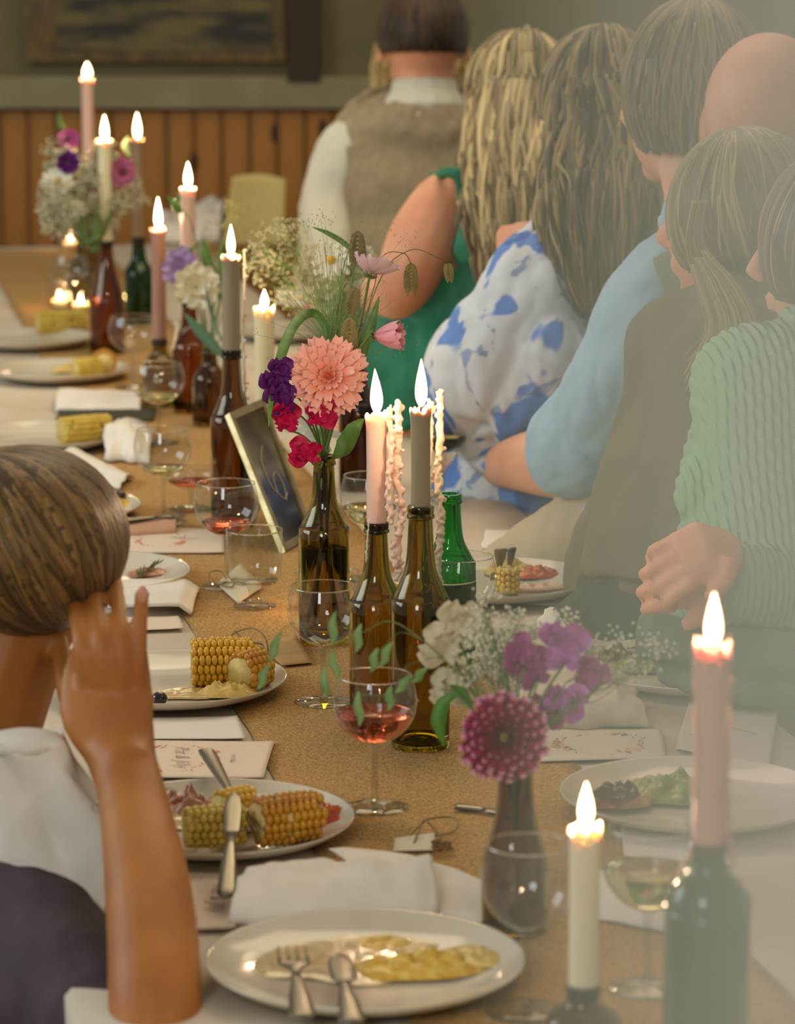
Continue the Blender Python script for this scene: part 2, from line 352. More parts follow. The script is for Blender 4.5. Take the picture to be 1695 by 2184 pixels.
t7, b7, h7 = bottle(230, 752, 513, .070, AMBER, 'champ', 'wide shouldered dark brown bottle holding the tall cream candle')
t8, b8, h8 = bottle(298, 690, 505, .062, TEAL, 'long', 'dark green bottle holding the taupe candle far down the table')
t9, b9, h9 = bottle(193, 592, 356, .062, OLIVE, 'long', 'farthest brown bottle, holding the tallest pink candle behind flowers')
t10, b10, h10 = bottle(566, 1035, 915, .062, GREENG, 'stub', 'low green bottle behind the picture frame holding a thick cream candle')
bR_ = tb(1500, 2449)
tR, bR, hR = bottle(0, 0, 1795, .060, DGREEN, 'wine', 'dark green wine bottle nearest the camera under a dripping pink candle', loc=bR_)
bottle(1100, 0, 0, .058, BROWN, 'flare', 'brown flared vase bottle holding the magenta dahlia', h=.158, loc=tb(1097, 1985)); bVF = tb(1097, 1985); hVF = .158
bottle(172, 655, 520, .062, OLIVE, 'stub', 'olive bottle vase full of wild flowers at the far left', loc=tb(176, 655)); 
bottle(400, 0, 0, .06, BROWN, 'stub', 'small brown bottle vase with cream and lilac sweet peas', h=.13, loc=tb(448, 905)); bVM = tb(448, 905)
bC_ = tb(1242, 2290); bottle(0, 0, 0, .058, BROWN, 'stub', 'low brown bottle under the front cream candle', h=.07, loc=bC_)
def on(b, h, d=-.012): return b + V((0, 0, h + d))
cA, _ = candle(891, on(bA, hA), 872, .0200, GREYW, 'grey taper candle with a wall of melted wax on its right side', 765, rag=.003)
cB, _ = candle(806, on(bB, hB), 886, .0208, PINKW, 'pale pink taper candle beside the grey one in the middle of the table', 786, rag=.003, bend=-.002, fw=.0135)
cF, _ = candle(497, on(bF, hF), 548, .0250, GREYW, 'grey green taper candle in the bottle behind the picture frame', 478, rag=.004, fw=.0120)
c5, _ = candle(392, on(b5, h5), 402, .0250, PINKW, 'salmon pink taper candle above the amber bottle', 345, fw=.014, drip=1)
c6, _ = candle(330, on(b6, h6), 490, .0250, MAUVEW, 'mauve brown taper candle standing in the squat bottle', 420, fw=.0135, rag=.004)
c7, _ = candle(223, on(b7, h7), 300, .0262, CREAMW, 'tall cream taper candle in the wide shouldered bottle', 245, fw=.0145)
c8, _ = candle(295, on(b8, h8), 298, .0262, TAUPEW, 'taupe taper candle in the far dark green bottle', 240, fw=.0155)
c9, _ = candle(185, on(b9, h9), 168, .0270, PINKW, 'tallest pink taper candle, highest and farthest of all', 133, fw=.02)
c10, _ = candle(563, on(b10, h10), 660, .0300, CREAMW, 'thick cream candle glowing behind the picture frame', 617, fw=.0125, rag=.004)
cC, _ = candle(1250, on(bC_, .07), 1766, .0225, CREAMW, 'plain cream candle in the foreground beside the empty wine glass', 1668, rag=.004, fw=.0115, power=.8)
cR, _ = candle(1518, on(bR, hR), 1382, .0225, DUSTW, 'dusty pink candle with long wax runs, nearest the camera', 1263, rag=.006, fw=.0115, drip=2, power=.8)
ba = on(bA, hA)
drip_column(cA, ba, [(938, 838, 20.35), (940, 900, 20.35), (936, 1000, 20.35), (940, 1100, 20.35), (938, 1160, 20.35), (934, 1230, 20.35), (938, 1300, 20.3)], .0046, seed=3)
drip_column(cA, ba, [(922, 860, 20.4), (920, 940, 20.4), (917, 1040, 20.4), (920, 1060, 20.4)], .0036, seed=4)
bb = on(bB, hB)
drip_column(cB, bb, [(846, 852, 20.3), (848, 930, 20.3), (842, 1000, 20.3), (853, 1080, 20.3), (846, 1150, 20.3), (848, 1230, 20.3)], .0058, seed=5, m=PINKW)
drip_column(cB, bb, [(832, 868, 20.4), (834, 960, 20.4), (830, 1050, 20.4), (836, 1120, 20.4)], .0036, seed=6, m=PINKW)
drip_column(cB, bb, [(787, 1108, 20.9), (783, 1150, 20.9), (780, 1200, 20.9)], .0016, seed=7, m=DRIPW)
drip_column(cF, on(bF, hF), [(523, 530, 15), (524, 600, 15), (520, 700, 15), (524, 800, 15.1), (526, 860, 15.1)], .0032, seed=8)
drip_column(cR, on(bR, hR), [(1486, 1400, 30.2), (1484, 1560, 30.2), (1490, 1700, 30.2), (1482, 1800, 30.3), (1450, 1880, 30.6), (1446, 2060, 30.6)], .0022, seed=9, m=DUSTW)
drip_column(cR, on(bR, hR), [(1554, 1350, 30.2), (1552, 1560, 30.2), (1548, 1700, 30.2), (1560, 1830, 30.3)], .0024, seed=10, m=DUSTW)
drip_column(c5, on(b5, h5), [(378, 680, 12.4), (374, 720, 12.5), (366, 748, 12.6)], .003, seed=11)
# label and lettering on the green bottle
lab = MB(); rr_ = .0303; z0, z1 = .022, .103
def arc(z_lo, z_hi, r_, a0, a1, n=24):
    m = MB(); m.grid(lambda u, v: (r_ * math.cos(a0 + (a1 - a0) * u), r_ * math.sin(a0 + (a1 - a0) * u), z_lo + (z_hi - z_lo) * v), n, 1); return m
fa = -math.pi / 2 + .35
lo_ = arc(z0, z1, .0303, fa - 1.5, fa + 1.5).build('paper_label', mat('dark_green_label', (22, 62, 46), .5), tG)
CREAMP = mat('cream_print', (214, 212, 180), .6)
arc(z1, z1 + .0016, .0304, fa - 1.5, fa + 1.5).build('label_stripe', CREAMP, tG)
arc(.060, .0615, .0305, fa - .3, fa + 1.3).build('label_stripe', CREAMP, tG)
def text_mesh(body, size, shear=0):
    cu = bpy.data.curves.new('t', 'FONT'); cu.body = body; cu.size = size; cu.align_x = 'CENTER'; cu.shear = shear; cu.resolution_u = 3; cu.offset = -size * .016
    o = bpy.data.objects.new('t', cu); C.objects.link(o); dg = bpy.context.evaluated_depsgraph_get(); dg.update()
    me = bpy.data.meshes.new_from_object(o.evaluated_get(dg)); bpy.data.objects.remove(o); return me
def bottle_text(body, size, z, ac, parent):
    me = text_mesh(body, size)
    for v in me.vertices:
        a = ac + v.co.x / .0306; v.co = V((.0306 * math.cos(a), .0306 * math.sin(a), z + v.co.y))
    mobj('lettering', me, CREAMP, parent)
bottle_text('ALCOHOL', .0085, .044, fa + .12, tG); bottle_text('BAR', .0035, .0535, fa + .35, tG); bottle_text('U', .014, .068, fa + .95, tG)
# neck foil ring wax on bottle A/B lips come from the drips; water and stems in the vase bottle
WATER = mat('amber_water', (250, 236, 190), 0, trans=1, ior=1.33)
MB().lathe([(0, .0075), (.0255, .0075), (.0268, .012), (.0268, .113), (0, .113)], 32).build('water', WATER, tV)
# ---------------------------------------------------------------- glasses
LIQ = {'rose': mat('rose_wine', (238, 120, 88), 0, trans=1, ior=1.34), 'white': mat('white_wine', (250, 240, 180), 0, trans=1, ior=1.34)}
def wineglass(px, prim, pfoot, label, dia=.080, liquid=None, level=.4, loc=None, h=None, group='balloon wine glasses on the table'):
    b = loc or tb(px, pfoot); h = h or htop(b, prim); r = dia / 2; t = thing('wine_glass', label, 'wine glass', b, 0, group)
    bh = .070 * h / .136; z0 = h - bh
    pr = [(.0045, z0), (.35 * r, z0 + .05 * bh), (.66 * r, z0 + .16 * bh), (.90 * r, z0 + .34 * bh), (1.0 * r, z0 + .54 * bh), (.99 * r, z0 + .74 * bh), (.93 * r, z0 + .9 * bh), (.885 * r, h)]
    prs = [(p.x, p.y) for p in spline([V((a, b_, 0)) for a, b_ in pr], 4)]
    MB().lathe(prs, 40).build('bowl', TGLASS, t)
    rim = MB(); rr = pr[-1][0]
    rim.tube([(rr * math.cos(2 * math.pi * k / 48), rr * math.sin(2 * math.pi * k / 48), h) for k in range(49)], .0007, 6, cap=False).build('rim', GLASS, t)
    MB().lathe([(0, z0 + .001), (.0055, z0 + .0005), (.0046, z0 - .004), (.0036, z0 - .014), (.0034, z0 * .5), (.0036, .012), (.006, .005), (.0, .0045)], 20).build('stem', STEMGL, t)
    MB().lathe([(0, .0055), (.008, .0048), (.02, .003), (.0325, .0016), (.0332, .0010), (.0325, .0003), (0, .0003)], 40).build('foot', TGLASS, t)
    if liquid:
        zl = z0 + level * bh; lp = [(0, z0 + .003)]
        for a, z in prs:
            if z0 + .004 < z < zl: lp.append((a - .0012, z))
        ra = lp[-1][0]; lp += [(ra, zl), (0, zl)]
        MB().lathe(lp, 40).build('wine', LIQ[liquid], t)
    return t
wineglass(799, 1441, 1722, 'balloon wine glass of dark rose wine in front of the brown bottles', .0815, 'rose', .46)
wineglass(690, 1250, 1497, 'empty balloon wine glass in front of the dahlia vase bottle', .079)
wineglass(484, 1030, 1250, 'balloon glass with a little rose wine beside the footed tumbler', .083, 'rose', .28)
wineglass(349, 916, 1112, 'balloon glass with a sip of white wine, middle one of the left row', .082, 'white', .22)
wineglass(339, 776, 945, 'balloon glass of white wine behind another, squat bottle behind it', .087, 'white', .25)
wineglass(283, 675, 826, 'balloon wine glass beside the wide shouldered brown bottle', .086)
wineglass(789, 1014, 1235, 'balloon glass of white wine behind the pale pink candle', .077, 'white', .42)
wineglass(945, 868, 1062, 'balloon glass of white wine by the blue floral dress', .080, 'white', .4)
wineglass(985, 1186, 1425, 'balloon wine glass behind the green bottle, beside a plate', .079)
wineglass(1122, 1812, 2150, 'empty balloon glass in front of the magenta dahlia vase', .0735, h=.137, loc=tb(1122, 2157))
wineglass(1380, 1768, 2150, 'balloon glass of white wine between the two front candles', .0745, 'white', .50, h=.135, loc=tb(1380, 2110))
wineglass(408, 985, 1085, 'low pink tinted glass behind the wine glasses', .075, 'rose', .35, h=.062, loc=tb(408, 1085))
wineglass(150, 545, 668, 'balloon wine glass at the far left under the wild flowers', .08)
wineglass(215, 470, 585, 'far balloon wine glass behind the tall cream candle', .08)
# footed tumbler
t = thing('footed_tumbler', 'empty straight sided footed tumbler beside the paper tag', 'tumbler', tb(543, 1294)); h = htop(tb(543, 1294), 1130)
MB().lathe([(.010, .031), (.028, .033), (.0335, .039), (.0345, .06), (.0352, h)], 40).build('bowl', thin_glass('thin_hazy_glass', (.86, .86, .82)), t)
MB().tube([(.0352 * math.cos(2 * math.pi * k / 48), .0352 * math.sin(2 * math.pi * k / 48), h) for k in range(49)], .0008, 6, cap=False).build('rim', GLASS, t)
MB().lathe([(0, .034), (.030, .034), (.028, .031), (.012, .028), (.0075, .020), (.0075, .010), (.012, .005), (.026, .003), (.027, .001), (0, .0005)], 36).build('foot', STEMGL, t)
# tea lights
def votive(px, py, dia, hh, label, power=.5, fh=.016, jar=TGLASS):
    t = thing('tea_light_holder', label, 'candle holder', tb(px, py), 0, 'glass tea light holders'); r = dia / 2
    MB().lathe([(0, .002), (r * .8, .002), (r * .95, .008), (r, hh * .8), (r * .93, hh * .9), (r * 1.02, hh)], 36).build('jar', jar, t)
    MB().tube([(r * 1.02 * math.cos(2 * math.pi * k / 40), r * 1.02 * math.sin(2 * math.pi * k / 40), hh) for k in range(41)], .001, 6, cap=False).build('rim', GLASS, t)
    c = thing('tea_light', 'tea light burning in the ' + label, 'candle', tb(px, py) + V((0, 0, .003)), 0, 'lit tea lights')
    MB().lathe([(0, 0), (.018, 0), (.018, .014), (.016, .014), (.016, .011), (0, .011)], 24).build('cup', CREAMW, c)
    MB().tube([(0, 0, .011), (0, 0, .016)], .0008, 5).build('wick', WICKM, c)
    flame_mesh(fh, .008).build('flame', FLAME, c, loc=(0, 0, .014))
    l = bpy.data.lights.new('tea_light_glow', 'POINT'); l.energy = CANDLE_W * power; l.color = (1, .58, .26); l.shadow_soft_size = .006
    lo = bpy.data.objects.new('tea_light_glow', l); C.objects.link(lo); lo.parent = c; lo.location = (0, 0, .023)
votive(697, 1295, .078, .045, 'clear jar beside the dahlia bottle', .6, .02)
votive(172, 664, .06, .08, 'glass jar by the wide shouldered bottle far down the table', .5, .022)
votive(128, 655, .055, .06, 'far glass jar at the left end', .4, .018)
votive(150, 530, .06, .05, 'farthest glass jar under the wild flowers', .3, .02)
# ---------------------------------------------------------------- plates
def plate(px, py, label, r=.130, col=PORC, group='white dinner plates with leftovers'):
    b = tp(px, py, TS + .018); b.z = TS; t = thing('dinner_plate', label, 'plate', b, 0, group)
    pr = [(0, .0035), (r * .55, .0035), (r * .72, .0055), (r * .90, .0125), (r * .985, .0195), (r, .0205), (r * 1.0, .0185), (r * .9, .0098), (r * .7, .002), (r * .58, 0), (r * .54, 0), (r * .54, .0018), (0, .0018)]
    MB().lathe(pr, 72).build('dish', col, t); return b
P1 = plate(779, 2046, 'empty plate with smeared yellow leftovers, fork tines at its front edge')
P2 = plate(461, 1742, 'plate with buttered corn cobs and crossed cutlery', .130)
P3 = plate(362, 1445, 'plate with one big corn cob and mashed potato near the fingers')
P4 = plate(190, 1218, 'plate with rosemary sprig next to the folded napkin')
P5 = plate(105, 1078, 'plate mostly behind the dark haired head')
P6 = plate(95, 925, 'plate with pale yellow corn kernels at the left edge')
P7 = plate(128, 786, 'plate with a round orange corn end')
P8 = plate(60, 718, 'farthest left plate with corn')
R1 = plate(1053, 1232, 'plate on the right side with two upright handles')
R2 = plate(1478, 1416, 'plate with salad and a brown crust by the table edge')
R3 = plate(1482, 1690, 'plate with meat slices behind the front cream candle')
R4 = plate(620, 700, 'far plate beyond the peach dahlia bouquet', .12)
# corn
CORN = mat('corn_kernel', (204, 158, 22), .32, col2=(226, 178, 48), nscale=45, spec=.6, coat=.3, sss=.1)
CORNB = mat('browned_corn_kernel', (178, 112, 16), .35, col2=(206, 150, 26), nscale=30, coat=.4)
CORNP = mat('pale_corn_kernel', (222, 196, 92), .4, col2=(206, 170, 60), nscale=40, coat=.2)
COBC = mat('corn_core', (226, 206, 138), .7, col2=(204, 176, 96), nscale=60, bump=.6, bscale=120)
def cob(loc, ang, ln, r, m, label, tilt=0, rows=15, upright=False, drop=0):
    t = thing('corn_cob', label, 'corn', loc, ang, 'pieces of corn on the cob'); t.rotation_euler = (0, -math.pi / 2 if upright else tilt, ang)
    core = MB(); core.tube([(-ln / 2, 0, 0), (0, 0, 0), (ln / 2, 0, 0)], [r * .72, r * .78, r * .66], 16).build('core', COBC, t)
    k = MB(); per = max(3, int(ln / .0065))
    for i in range(rows):
        for j in range(per):
            if R.random() < .04: continue
            x = -ln / 2 + (j + .5 + .3 * (i % 2)) * ln / per; a = 2 * math.pi * i / rows + .05 * nz((j, i, 0)); rr = r * (.83 + .04 * nz((i, j, 2), 1.7)) * (1 - .08 * (x / ln * 2) ** 2)
            if x > ln / 2: continue
            rot = Matrix.Rotation(a, 3, 'X')
            k.ell(V((x, -rr * math.sin(a), rr * math.cos(a))), (.0043, r * .25, r * .20), 6, 4, rot)
    o = k.build('kernels', m, t); o['kind'] = 'stuff'
    return t
def at(px, py, z): return tp(px, py, z)
cob(at(612, 1745, TS + .029), .25, .062, .0245, CORNB, 'long buttered corn cob lying at the plate rim by the crossed cutlery')
cob(at(455, 1762, TS + .026), .0, .056, .020, CORNP, 'pale halved corn cob lying under the knife blade', rows=14)
cob(at(500, 1722, TS + .027), .5, .035, .020, CORN, 'short corn piece behind the knife blade')
cob(at(472, 1412, TS + .032), -.1, .068, .0285, CORN, 'plump corn cob beside the mashed potato')
cob(at(532, 1430, TS + .028), .7, .036, .024, CORNB, 'small browned corn piece at the potato, near the plate rim')
cob(at(180, 915, TS + .028), .35, .085, .023, CORNP, 'bitten pale corn cob on the left edge plate')
cob(at(222, 772, TS + .028), 1.5, .03, .024, CORNB, 'round orange corn end standing toward the wide shouldered bottle')
cob(at(185, 785, TS + .025), .3, .05, .02, CORNP, 'pale corn core behind the round orange end')
cob(at(130, 688, TS + .03), .1, .10, .026, CORNP, 'far corn cob on the farthest left plate')
cob(at(1082, 1238, TS + .022), 0, .030, .016, CORNP, 'stub of corn standing between the two upright handles', upright=True, rows=13)
# leftovers: lumpy patches
def blob(name, label, cat, loc, rx, ry, hz, m, seed, parts=None, kind='stuff', rz=0, fr=1.0):
    o = MB()
    def fn(u, v):
        th = 2 * math.pi * u; rad = v; k = 1 + .35 * nz((math.cos(th) * 1.3 + seed, math.sin(th) * 1.3, seed), 1.2)
        x = rx * rad * k * math.cos(th); y = ry * rad * k * math.sin(th)
        z = hz * (1 - rad ** 2.2) * (.65 + .8 * nz((x * 90 * fr + seed, y * 90 * fr, seed), 1) + .35 * nz((x * 260 * fr, y * 260 * fr, seed), 1)) + (.0006 if rad < 1 else -.001)
        return V((x, y, max(z, -.001)))
    o.grid(fn, 40, 14); ob = o.build(name, m); ob.location = loc; ob.rotation_euler = (0, 0, rz); tag(ob, label, cat, None, kind); return ob
MASH = mat('mashed_potato', (224, 196, 120), .4, col2=(204, 170, 84), nscale=60, bump=.6, bscale=120, coat=.3, sss=.1)
CORNSM = mat('scattered_corn_bits', (206, 154, 28), .4, col2=(226, 196, 96), nscale=120, bump=.9, bscale=260, coat=.3)
SAUCE = mat('oily_sauce', (196, 160, 92), .15, col2=(214, 190, 140), nscale=60, coat=.6, bump=.5, bscale=90)
MEAT = mat('roast_meat', (150, 84, 52), .4, col2=(200, 146, 112), nscale=50, bump=.6, bscale=120, coat=.3)
DARKM = mat('dark_crust', (84, 48, 28), .5, col2=(120, 76, 40), nscale=50, bump=.8, bscale=90)
ORANGE = mat('roast_carrot', (206, 92, 34), .35, col2=(184, 70, 26), nscale=40, coat=.4)
SALAD = mat('salad_green', (150, 160, 70), .4, col2=(92, 116, 44), nscale=90, bump=.8, bscale=90, coat=.3)
def pz(P_, z=.006): return V((P_.x, P_.y, TS + z))
blob('mashed_potato', 'smooth scoop of mashed potato by the corn cob near the fingers', 'food', at(490, 1478, TS + .007), .035, .018, .017, MASH, 1)
blob('sauce', 'glossy sauce smear on the plate near the olive', 'food', at(415, 1478, TS + .006), .05, .025, .0035, SAUCE, 2)
blob('sauce', 'shiny beige smear under the corn at the crossed cutlery', 'food', at(440, 1735, TS + .006), .10, .055, .003, SAUCE, 3)
blob('pulled_meat', 'reddish meat scraps in front of the forearm', 'food', at(395, 1725, TS + .008), .03, .022, .022, MEAT, 4)
blob('roast_pepper', 'red orange sauce scraps at the outer end of the long cob', 'food', at(685, 1742, TS + .010), .026, .022, .014, ORANGE, 5)
blob('corn_bits', 'heap of scattered corn bits on the front empty plate', 'food', at(905, 2062, TS + .007), .065, .03, .012, CORNSM, 6)
blob('corn_bits', 'yellow corn crumbs at the rear of the front empty plate', 'food', at(820, 2012, TS + .006), .022, .018, .005, CORNSM, 8)
blob('sauce', 'pale oily film over the front empty plate', 'food', at(760, 2035, TS + .0055), .085, .07, .0016, SAUCE, 7)
blob('mashed_potato', 'thin mash smear at the far rim of the front plate', 'food', at(1010, 2038, TS + .010), .03, .03, .004, MASH, 9)
blob('rosemary_scraps', 'brown rosemary and gravy scraps near the folded napkin', 'food', at(315, 1222, TS + .007), .03, .02, .007, MEAT, 10)
blob('food_scraps', 'yellow scraps at the rim of the plate behind the head', 'food', at(262, 1078, TS + .010), .02, .018, .009, CORNSM, 12)
blob('roast_carrot', 'orange roast carrot slice on the plate with upright handles', 'food', at(1140, 1226, TS + .007), .042, .020, .013, ORANGE, 13)
blob('mashed_potato', 'white mash behind the corn stub on the right plate', 'food', at(1085, 1222, TS + .007), .034, .030, .020, MASH, 14)
blob('sliced_ham', 'pale pink ham slice at the front of the right plate', 'food', at(1150, 1252, TS + .008), .045, .014, .005, mat('pale_ham', (216, 178, 150), .4, coat=.3), 15)
blob('salad', 'green salad heap behind the gypsophila on the edge plate', 'food', at(1430, 1418, TS + .007), .060, .05, .022, SALAD, 16)
blob('bread_crust', 'dark brown crust on top of the salad plate', 'food', at(1412, 1392, TS + .02), .028, .018, .020, DARKM, 17)
blob('bread_crust', 'brown crust behind the mauve sweet peas', 'food', at(1310, 1402, TS + .012), .022, .016, .020, DARKM, 18)
blob('sliced_meat', 'red brown meat slice behind the front flame', 'food', at(1320, 1712, TS + .010), .034, .020, .018, MEAT, 19)
blob('mushroom', 'dark mushroom cap lying on the meat slice', 'food', at(1315, 1692, TS + .022), .024, .015, .016, mat('mushroom', (80, 52, 40), .35, coat=.4), 20)
blob('salad', 'wilted green salad behind the dusty pink candle', 'food', at(1440, 1692, TS + .008), .05, .045, .02, SALAD, 21)
blob('mashed_potato', 'yellow mash on the plate with the round orange corn', 'food', at(140, 790, TS + .008), .03, .02, .012, MASH, 22)
blob('food_scraps', 'brown scraps on the far plate beyond the dahlia', 'food', at(620, 690, TS + .008), .05, .03, .012, DARKM, 23)
ol = MB().ell((0, 0, 0), (.0088, .0088, .0078), 20, 14).build('olive', mat('black_olive', (26, 18, 24), .15, coat=.6)); ol.location = at(340, 1490, TS + .0135)
tag(ol, 'shiny black olive on the plate near the fingers', 'olive')
ol2 = MB().ell((0, 0, 0), (.009, .009, .008), 16, 12).build('grape', mat('dark_grape', (60, 30, 26), .2, coat=.5)); ol2.location = at(256, 1058, TS + .020)
tag(ol2, 'dark red grape at the rim of the plate behind the head', 'grape')
def pushed(mb, name, m, parent=None): return mb.build(name, m, parent)
# tall glass and rosemary
t = thing('water_glass', 'tall clear glass between the amber and the dark brown bottle', 'glass', tb(458, 893))
MB().lathe([(0, .003), (.016, .003), (.0175, .01), (.0185, .10), (.0195, .125)], 36).build('body', TGLASS, t)
MB().tube([(.0195 * math.cos(2 * math.pi * k / 40), .0195 * math.sin(2 * math.pi * k / 40), .125) for k in range(41)], .0008, 6, cap=False).build('rim', GLASS, t)
t = thing('rosemary_sprig', 'grey green rosemary sprig on the plate beside the folded hem napkin', 'herb', tp(318, 1222, TS + .012))
a_ = tp(292, 1232, TS + .010) - t.location; b_ = tp(332, 1204, TS + .016) - t.location
MB().tube([a_, b_], .0009, 5).build('stem', STEMG, t); lf = MB()
for k in range(26):
    p = a_.lerp(b_, k / 26); q = p + (b_ - a_).normalized() * .010 + V((R.uniform(-1, 1), R.uniform(-1, 1), R.uniform(.1, .9))) * .009; lf.tube([p, p.lerp(q, .5), q], [.0006, .0012, .0003], 5)
lf.build('needles', mat('rosemary', (92, 100, 62), .6), t)['kind'] = 'stuff'
# cutlery
def cutlery(kind, a, b, label, width=.0085):
    """a = end of the handle, b = tip of the blade or tines (world points)"""
    a = V(a); b = V(b); d = (b - a); L = d.length; d.normalize(); sd = d.cross(UP).normalized(); up = sd.cross(d)
    t = thing(kind, label, kind.replace('table_', ''), a, 0, 'pieces of steel cutlery on the plates')
    def q(f, z=0): return d * (L * f) + up * z
    hf = .56
    MB().tube([q(0), q(.015), q(.06), q(.3), q(.48), q(hf)], [(width * .6, .0015), (width * .95, .0022), (width, .0026), (width * .8, .0024), (width * .5, .002), (width * .42, .0018)], 12, ref=sd).build('handle', STEEL, t)
    if kind == 'table_knife':
        MB().tube([q(hf - .01), q(hf + .06), q(.85), q(.96), q(1)], [(width * .45, .0018), (width * .95, .001), (width * 1.0, .0008), (width * .7, .0007), (width * .15, .0005)], 10, ref=sd).build('blade', STEEL, t)
    elif kind == 'table_spoon':
        MB().tube([q(hf - .01), q(.72), q(.80), q(.9), q(.98), q(1)], [(width * .4, .0018), (width * .4, .0016), (width * 1.7, .0012), (width * 2.1, .0010), (width * 1.2, .0008), (width * .3, .0006)], 12, ref=sd).build('spoon_bowl', STEEL, t)
    else:
        MB().tube([q(hf - .01), q(.68), q(.74), q(.79)], [(width * .4, .0018), (width * .4, .0016), (width * 1.2, .0012), (width * 1.25, .0011)], 10, ref=sd).build('fork_neck', STEEL, t)
        for k in range(4):
            o = (k - 1.5) * width * .72
            MB().tube([q(.785) + sd * o, q(.9, -.001) + sd * o, q(.97, 0) + sd * o, q(1, .001) + sd * o], [(.0017, .001), (.0014, .001), (.0012, .001), (.0005, .0005)], 6, ref=sd).build('tine', STEEL, t)
    return t
cutlery('table_fork', at(438, 1598, TS + .040), at(540, 1775, TS + .030), 'fork crossing behind the corn, handle resting on the far rim')
cutlery('table_knife', at(482, 1912, TS + .016), at(500, 1690, TS + .058), 'knife with orange glint laid over the pale corn, handle toward the camera')
cutlery('table_fork', at(645, 2170, TS + .020), at(622, 2020, TS + .024), 'fork with four tines pointing away on the front empty plate', .0105)
cutlery('table_knife', at(752, 2180, TS + .018), at(722, 2036, TS + .022), 'round ended knife beside the fork on the front empty plate', .0105)
cutlery('table_fork', at(1068, 1170, TS + .060), at(1062, 1240, TS + .012), 'dark upright handle, nearer the green bottle, on the right plate')
cutlery('table_knife', at(1092, 1168, TS + .058), at(1082, 1242, TS + .012), 'dark upright handle standing in the corn stub on the right plate')
cutlery('table_knife', tb(972, 1727) + V((0, 0, .004)), tb(1085, 1742) + V((0, 0, .004)), 'dark knife lying behind the flared brown vase')
cutlery('table_fork', tb(262, 1140) + V((0, 0, .02)), tb(392, 1128) + V((0, 0, .02)), 'fork on the pink brown napkin behind the dark haired head')
cutlery('table_knife', at(1345, 1390, TS + .03), at(1450, 1345, TS + .03), 'knife resting on the dark crust of the salad plate')
# ---------------------------------------------------------------- napkins and paper
def sheet(name, label, cat, cor, hf, m=NAP, nu=40, nv=24, seed=0, amp=.003, freq=25, thick=.0016, group=None, edge=0, z=.002):
    c = [tb(*p) for p in cor]; o = sum(c, V()) / 4; o.z = TS
    def fn(u, v):
        p = (c[0] * (1 - u) + c[1] * u) * (1 - v) + (c[3] * (1 - u) + c[2] * u) * v
        h = hf(u, v); n_ = abs(nz((p.x * freq + seed, p.y * freq, seed), 1)) + .4 * abs(nz((p.x * freq * 2.6, p.y * freq * 2.6, seed), 1))
        q = p - o; q.x += edge * nz((u * 4, v * 4, seed), 1); q.y += edge * nz((u * 4, v * 4, seed + 5), 1)
        q.z = z + h + amp * n_ * min(1, .3 + h * 60); return q
    ob = MB().grid(fn, nu, nv).build(name, m, None, True, thick); ob.location = o; tag(ob, label, cat, group); return ob
s2 = lambda x: math.sin(math.pi * min(max(x, 0), 1))
NG = 'used linen napkins'
sheet('linen_napkin', 'large white napkin folded into a loop behind the front empty plate', 'napkin', [(488, 2000), (935, 1968), (905, 1884), (540, 1900)], lambda u, v: .034 * s2(v * .96 + .02) ** .6 * (.85 + .15 * s2(u)), seed=1, amp=.016, freq=17, group=NG, edge=.006)
sheet('linen_napkin', 'white napkin end spreading behind the folded loop toward the flared vase', 'napkin', [(870, 1950), (1060, 1990), (1045, 1900), (700, 1850)], lambda u, v: .004 + .016 * v * s2(u * .8 + .2), seed=2, amp=.004, freq=18, group=NG, edge=.004)
sheet('linen_napkin', 'flat folded white napkin with a stitched hem near the raised finger', 'napkin', [(230, 1318), (408, 1316), (424, 1262), (230, 1262)], lambda u, v: .012 + .004 * s2(v) - .010 * max(0, u - .86) / .14, seed=3, amp=.002, freq=20, group=NG, thick=.004)
hem = MB(); 
hem.tube([tb(383, 1312) + V((0, 0, .0165)), tb(386, 1290) + V((0, 0, .0185)), tb(398, 1264) + V((0, 0, .0165))], .0007, 5)
tag(hem.build('napkin_hem', mat('hem_stitch', (196, 184, 158), .9)), 'stitched hem line across the flat folded napkin', 'stitching')
sheet('linen_napkin', 'crumpled white napkin between two left plates and a wine glass', 'napkin', [(222, 985), (318, 992), (330, 925), (225, 930)], lambda u, v: .036 * s2(v) ** .6 * s2(u * .9 + .05) ** .4, seed=4, amp=.014, freq=26, group=NG, edge=.01)
sheet('linen_napkin', 'long folded white napkin behind the left corn plate', 'napkin', [(118, 880), (300, 885), (300, 848), (128, 842)], lambda u, v: .018 * s2(v) ** .6, seed=5, amp=.006, freq=16, group=NG, edge=.006)
sheet('linen_napkin', 'white napkin trailing above the dark haired head', 'napkin', [(120, 985), (255, 1048), (285, 1025), (170, 968)], lambda u, v: .010 * s2(v) ** .6, seed=6, amp=.006, freq=18, group=NG, edge=.006)
sheet('linen_napkin', 'crumpled beige napkin touching the bare forearm on the table', 'napkin', [(945, 1045), (1125, 1050), (1130, 1005), (940, 985)], lambda u, v: .028 * s2(v) ** .6 * (1 - .35 * u), NAPB, seed=7, amp=.010, freq=22, group=NG, edge=.012)
sheet('linen_napkin', 'beige napkin rolled into a soft fold beside the mauve sweet peas', 'napkin', [(1165, 1560), (1385, 1556), (1350, 1500), (1175, 1495)], lambda u, v: .034 * s2(v) ** .5 * s2(u * .85 + .1) ** .5, NAPB, seed=8, amp=.008, freq=16, group=NG, edge=.01)
sheet('linen_napkin', 'white napkin lying near the right table edge above the gypsophila', 'napkin', [(1140, 1345), (1330, 1352), (1345, 1318), (1180, 1300)], lambda u, v: .008 * s2(v), NAP, seed=9, amp=.004, freq=22, group=NG, edge=.006)
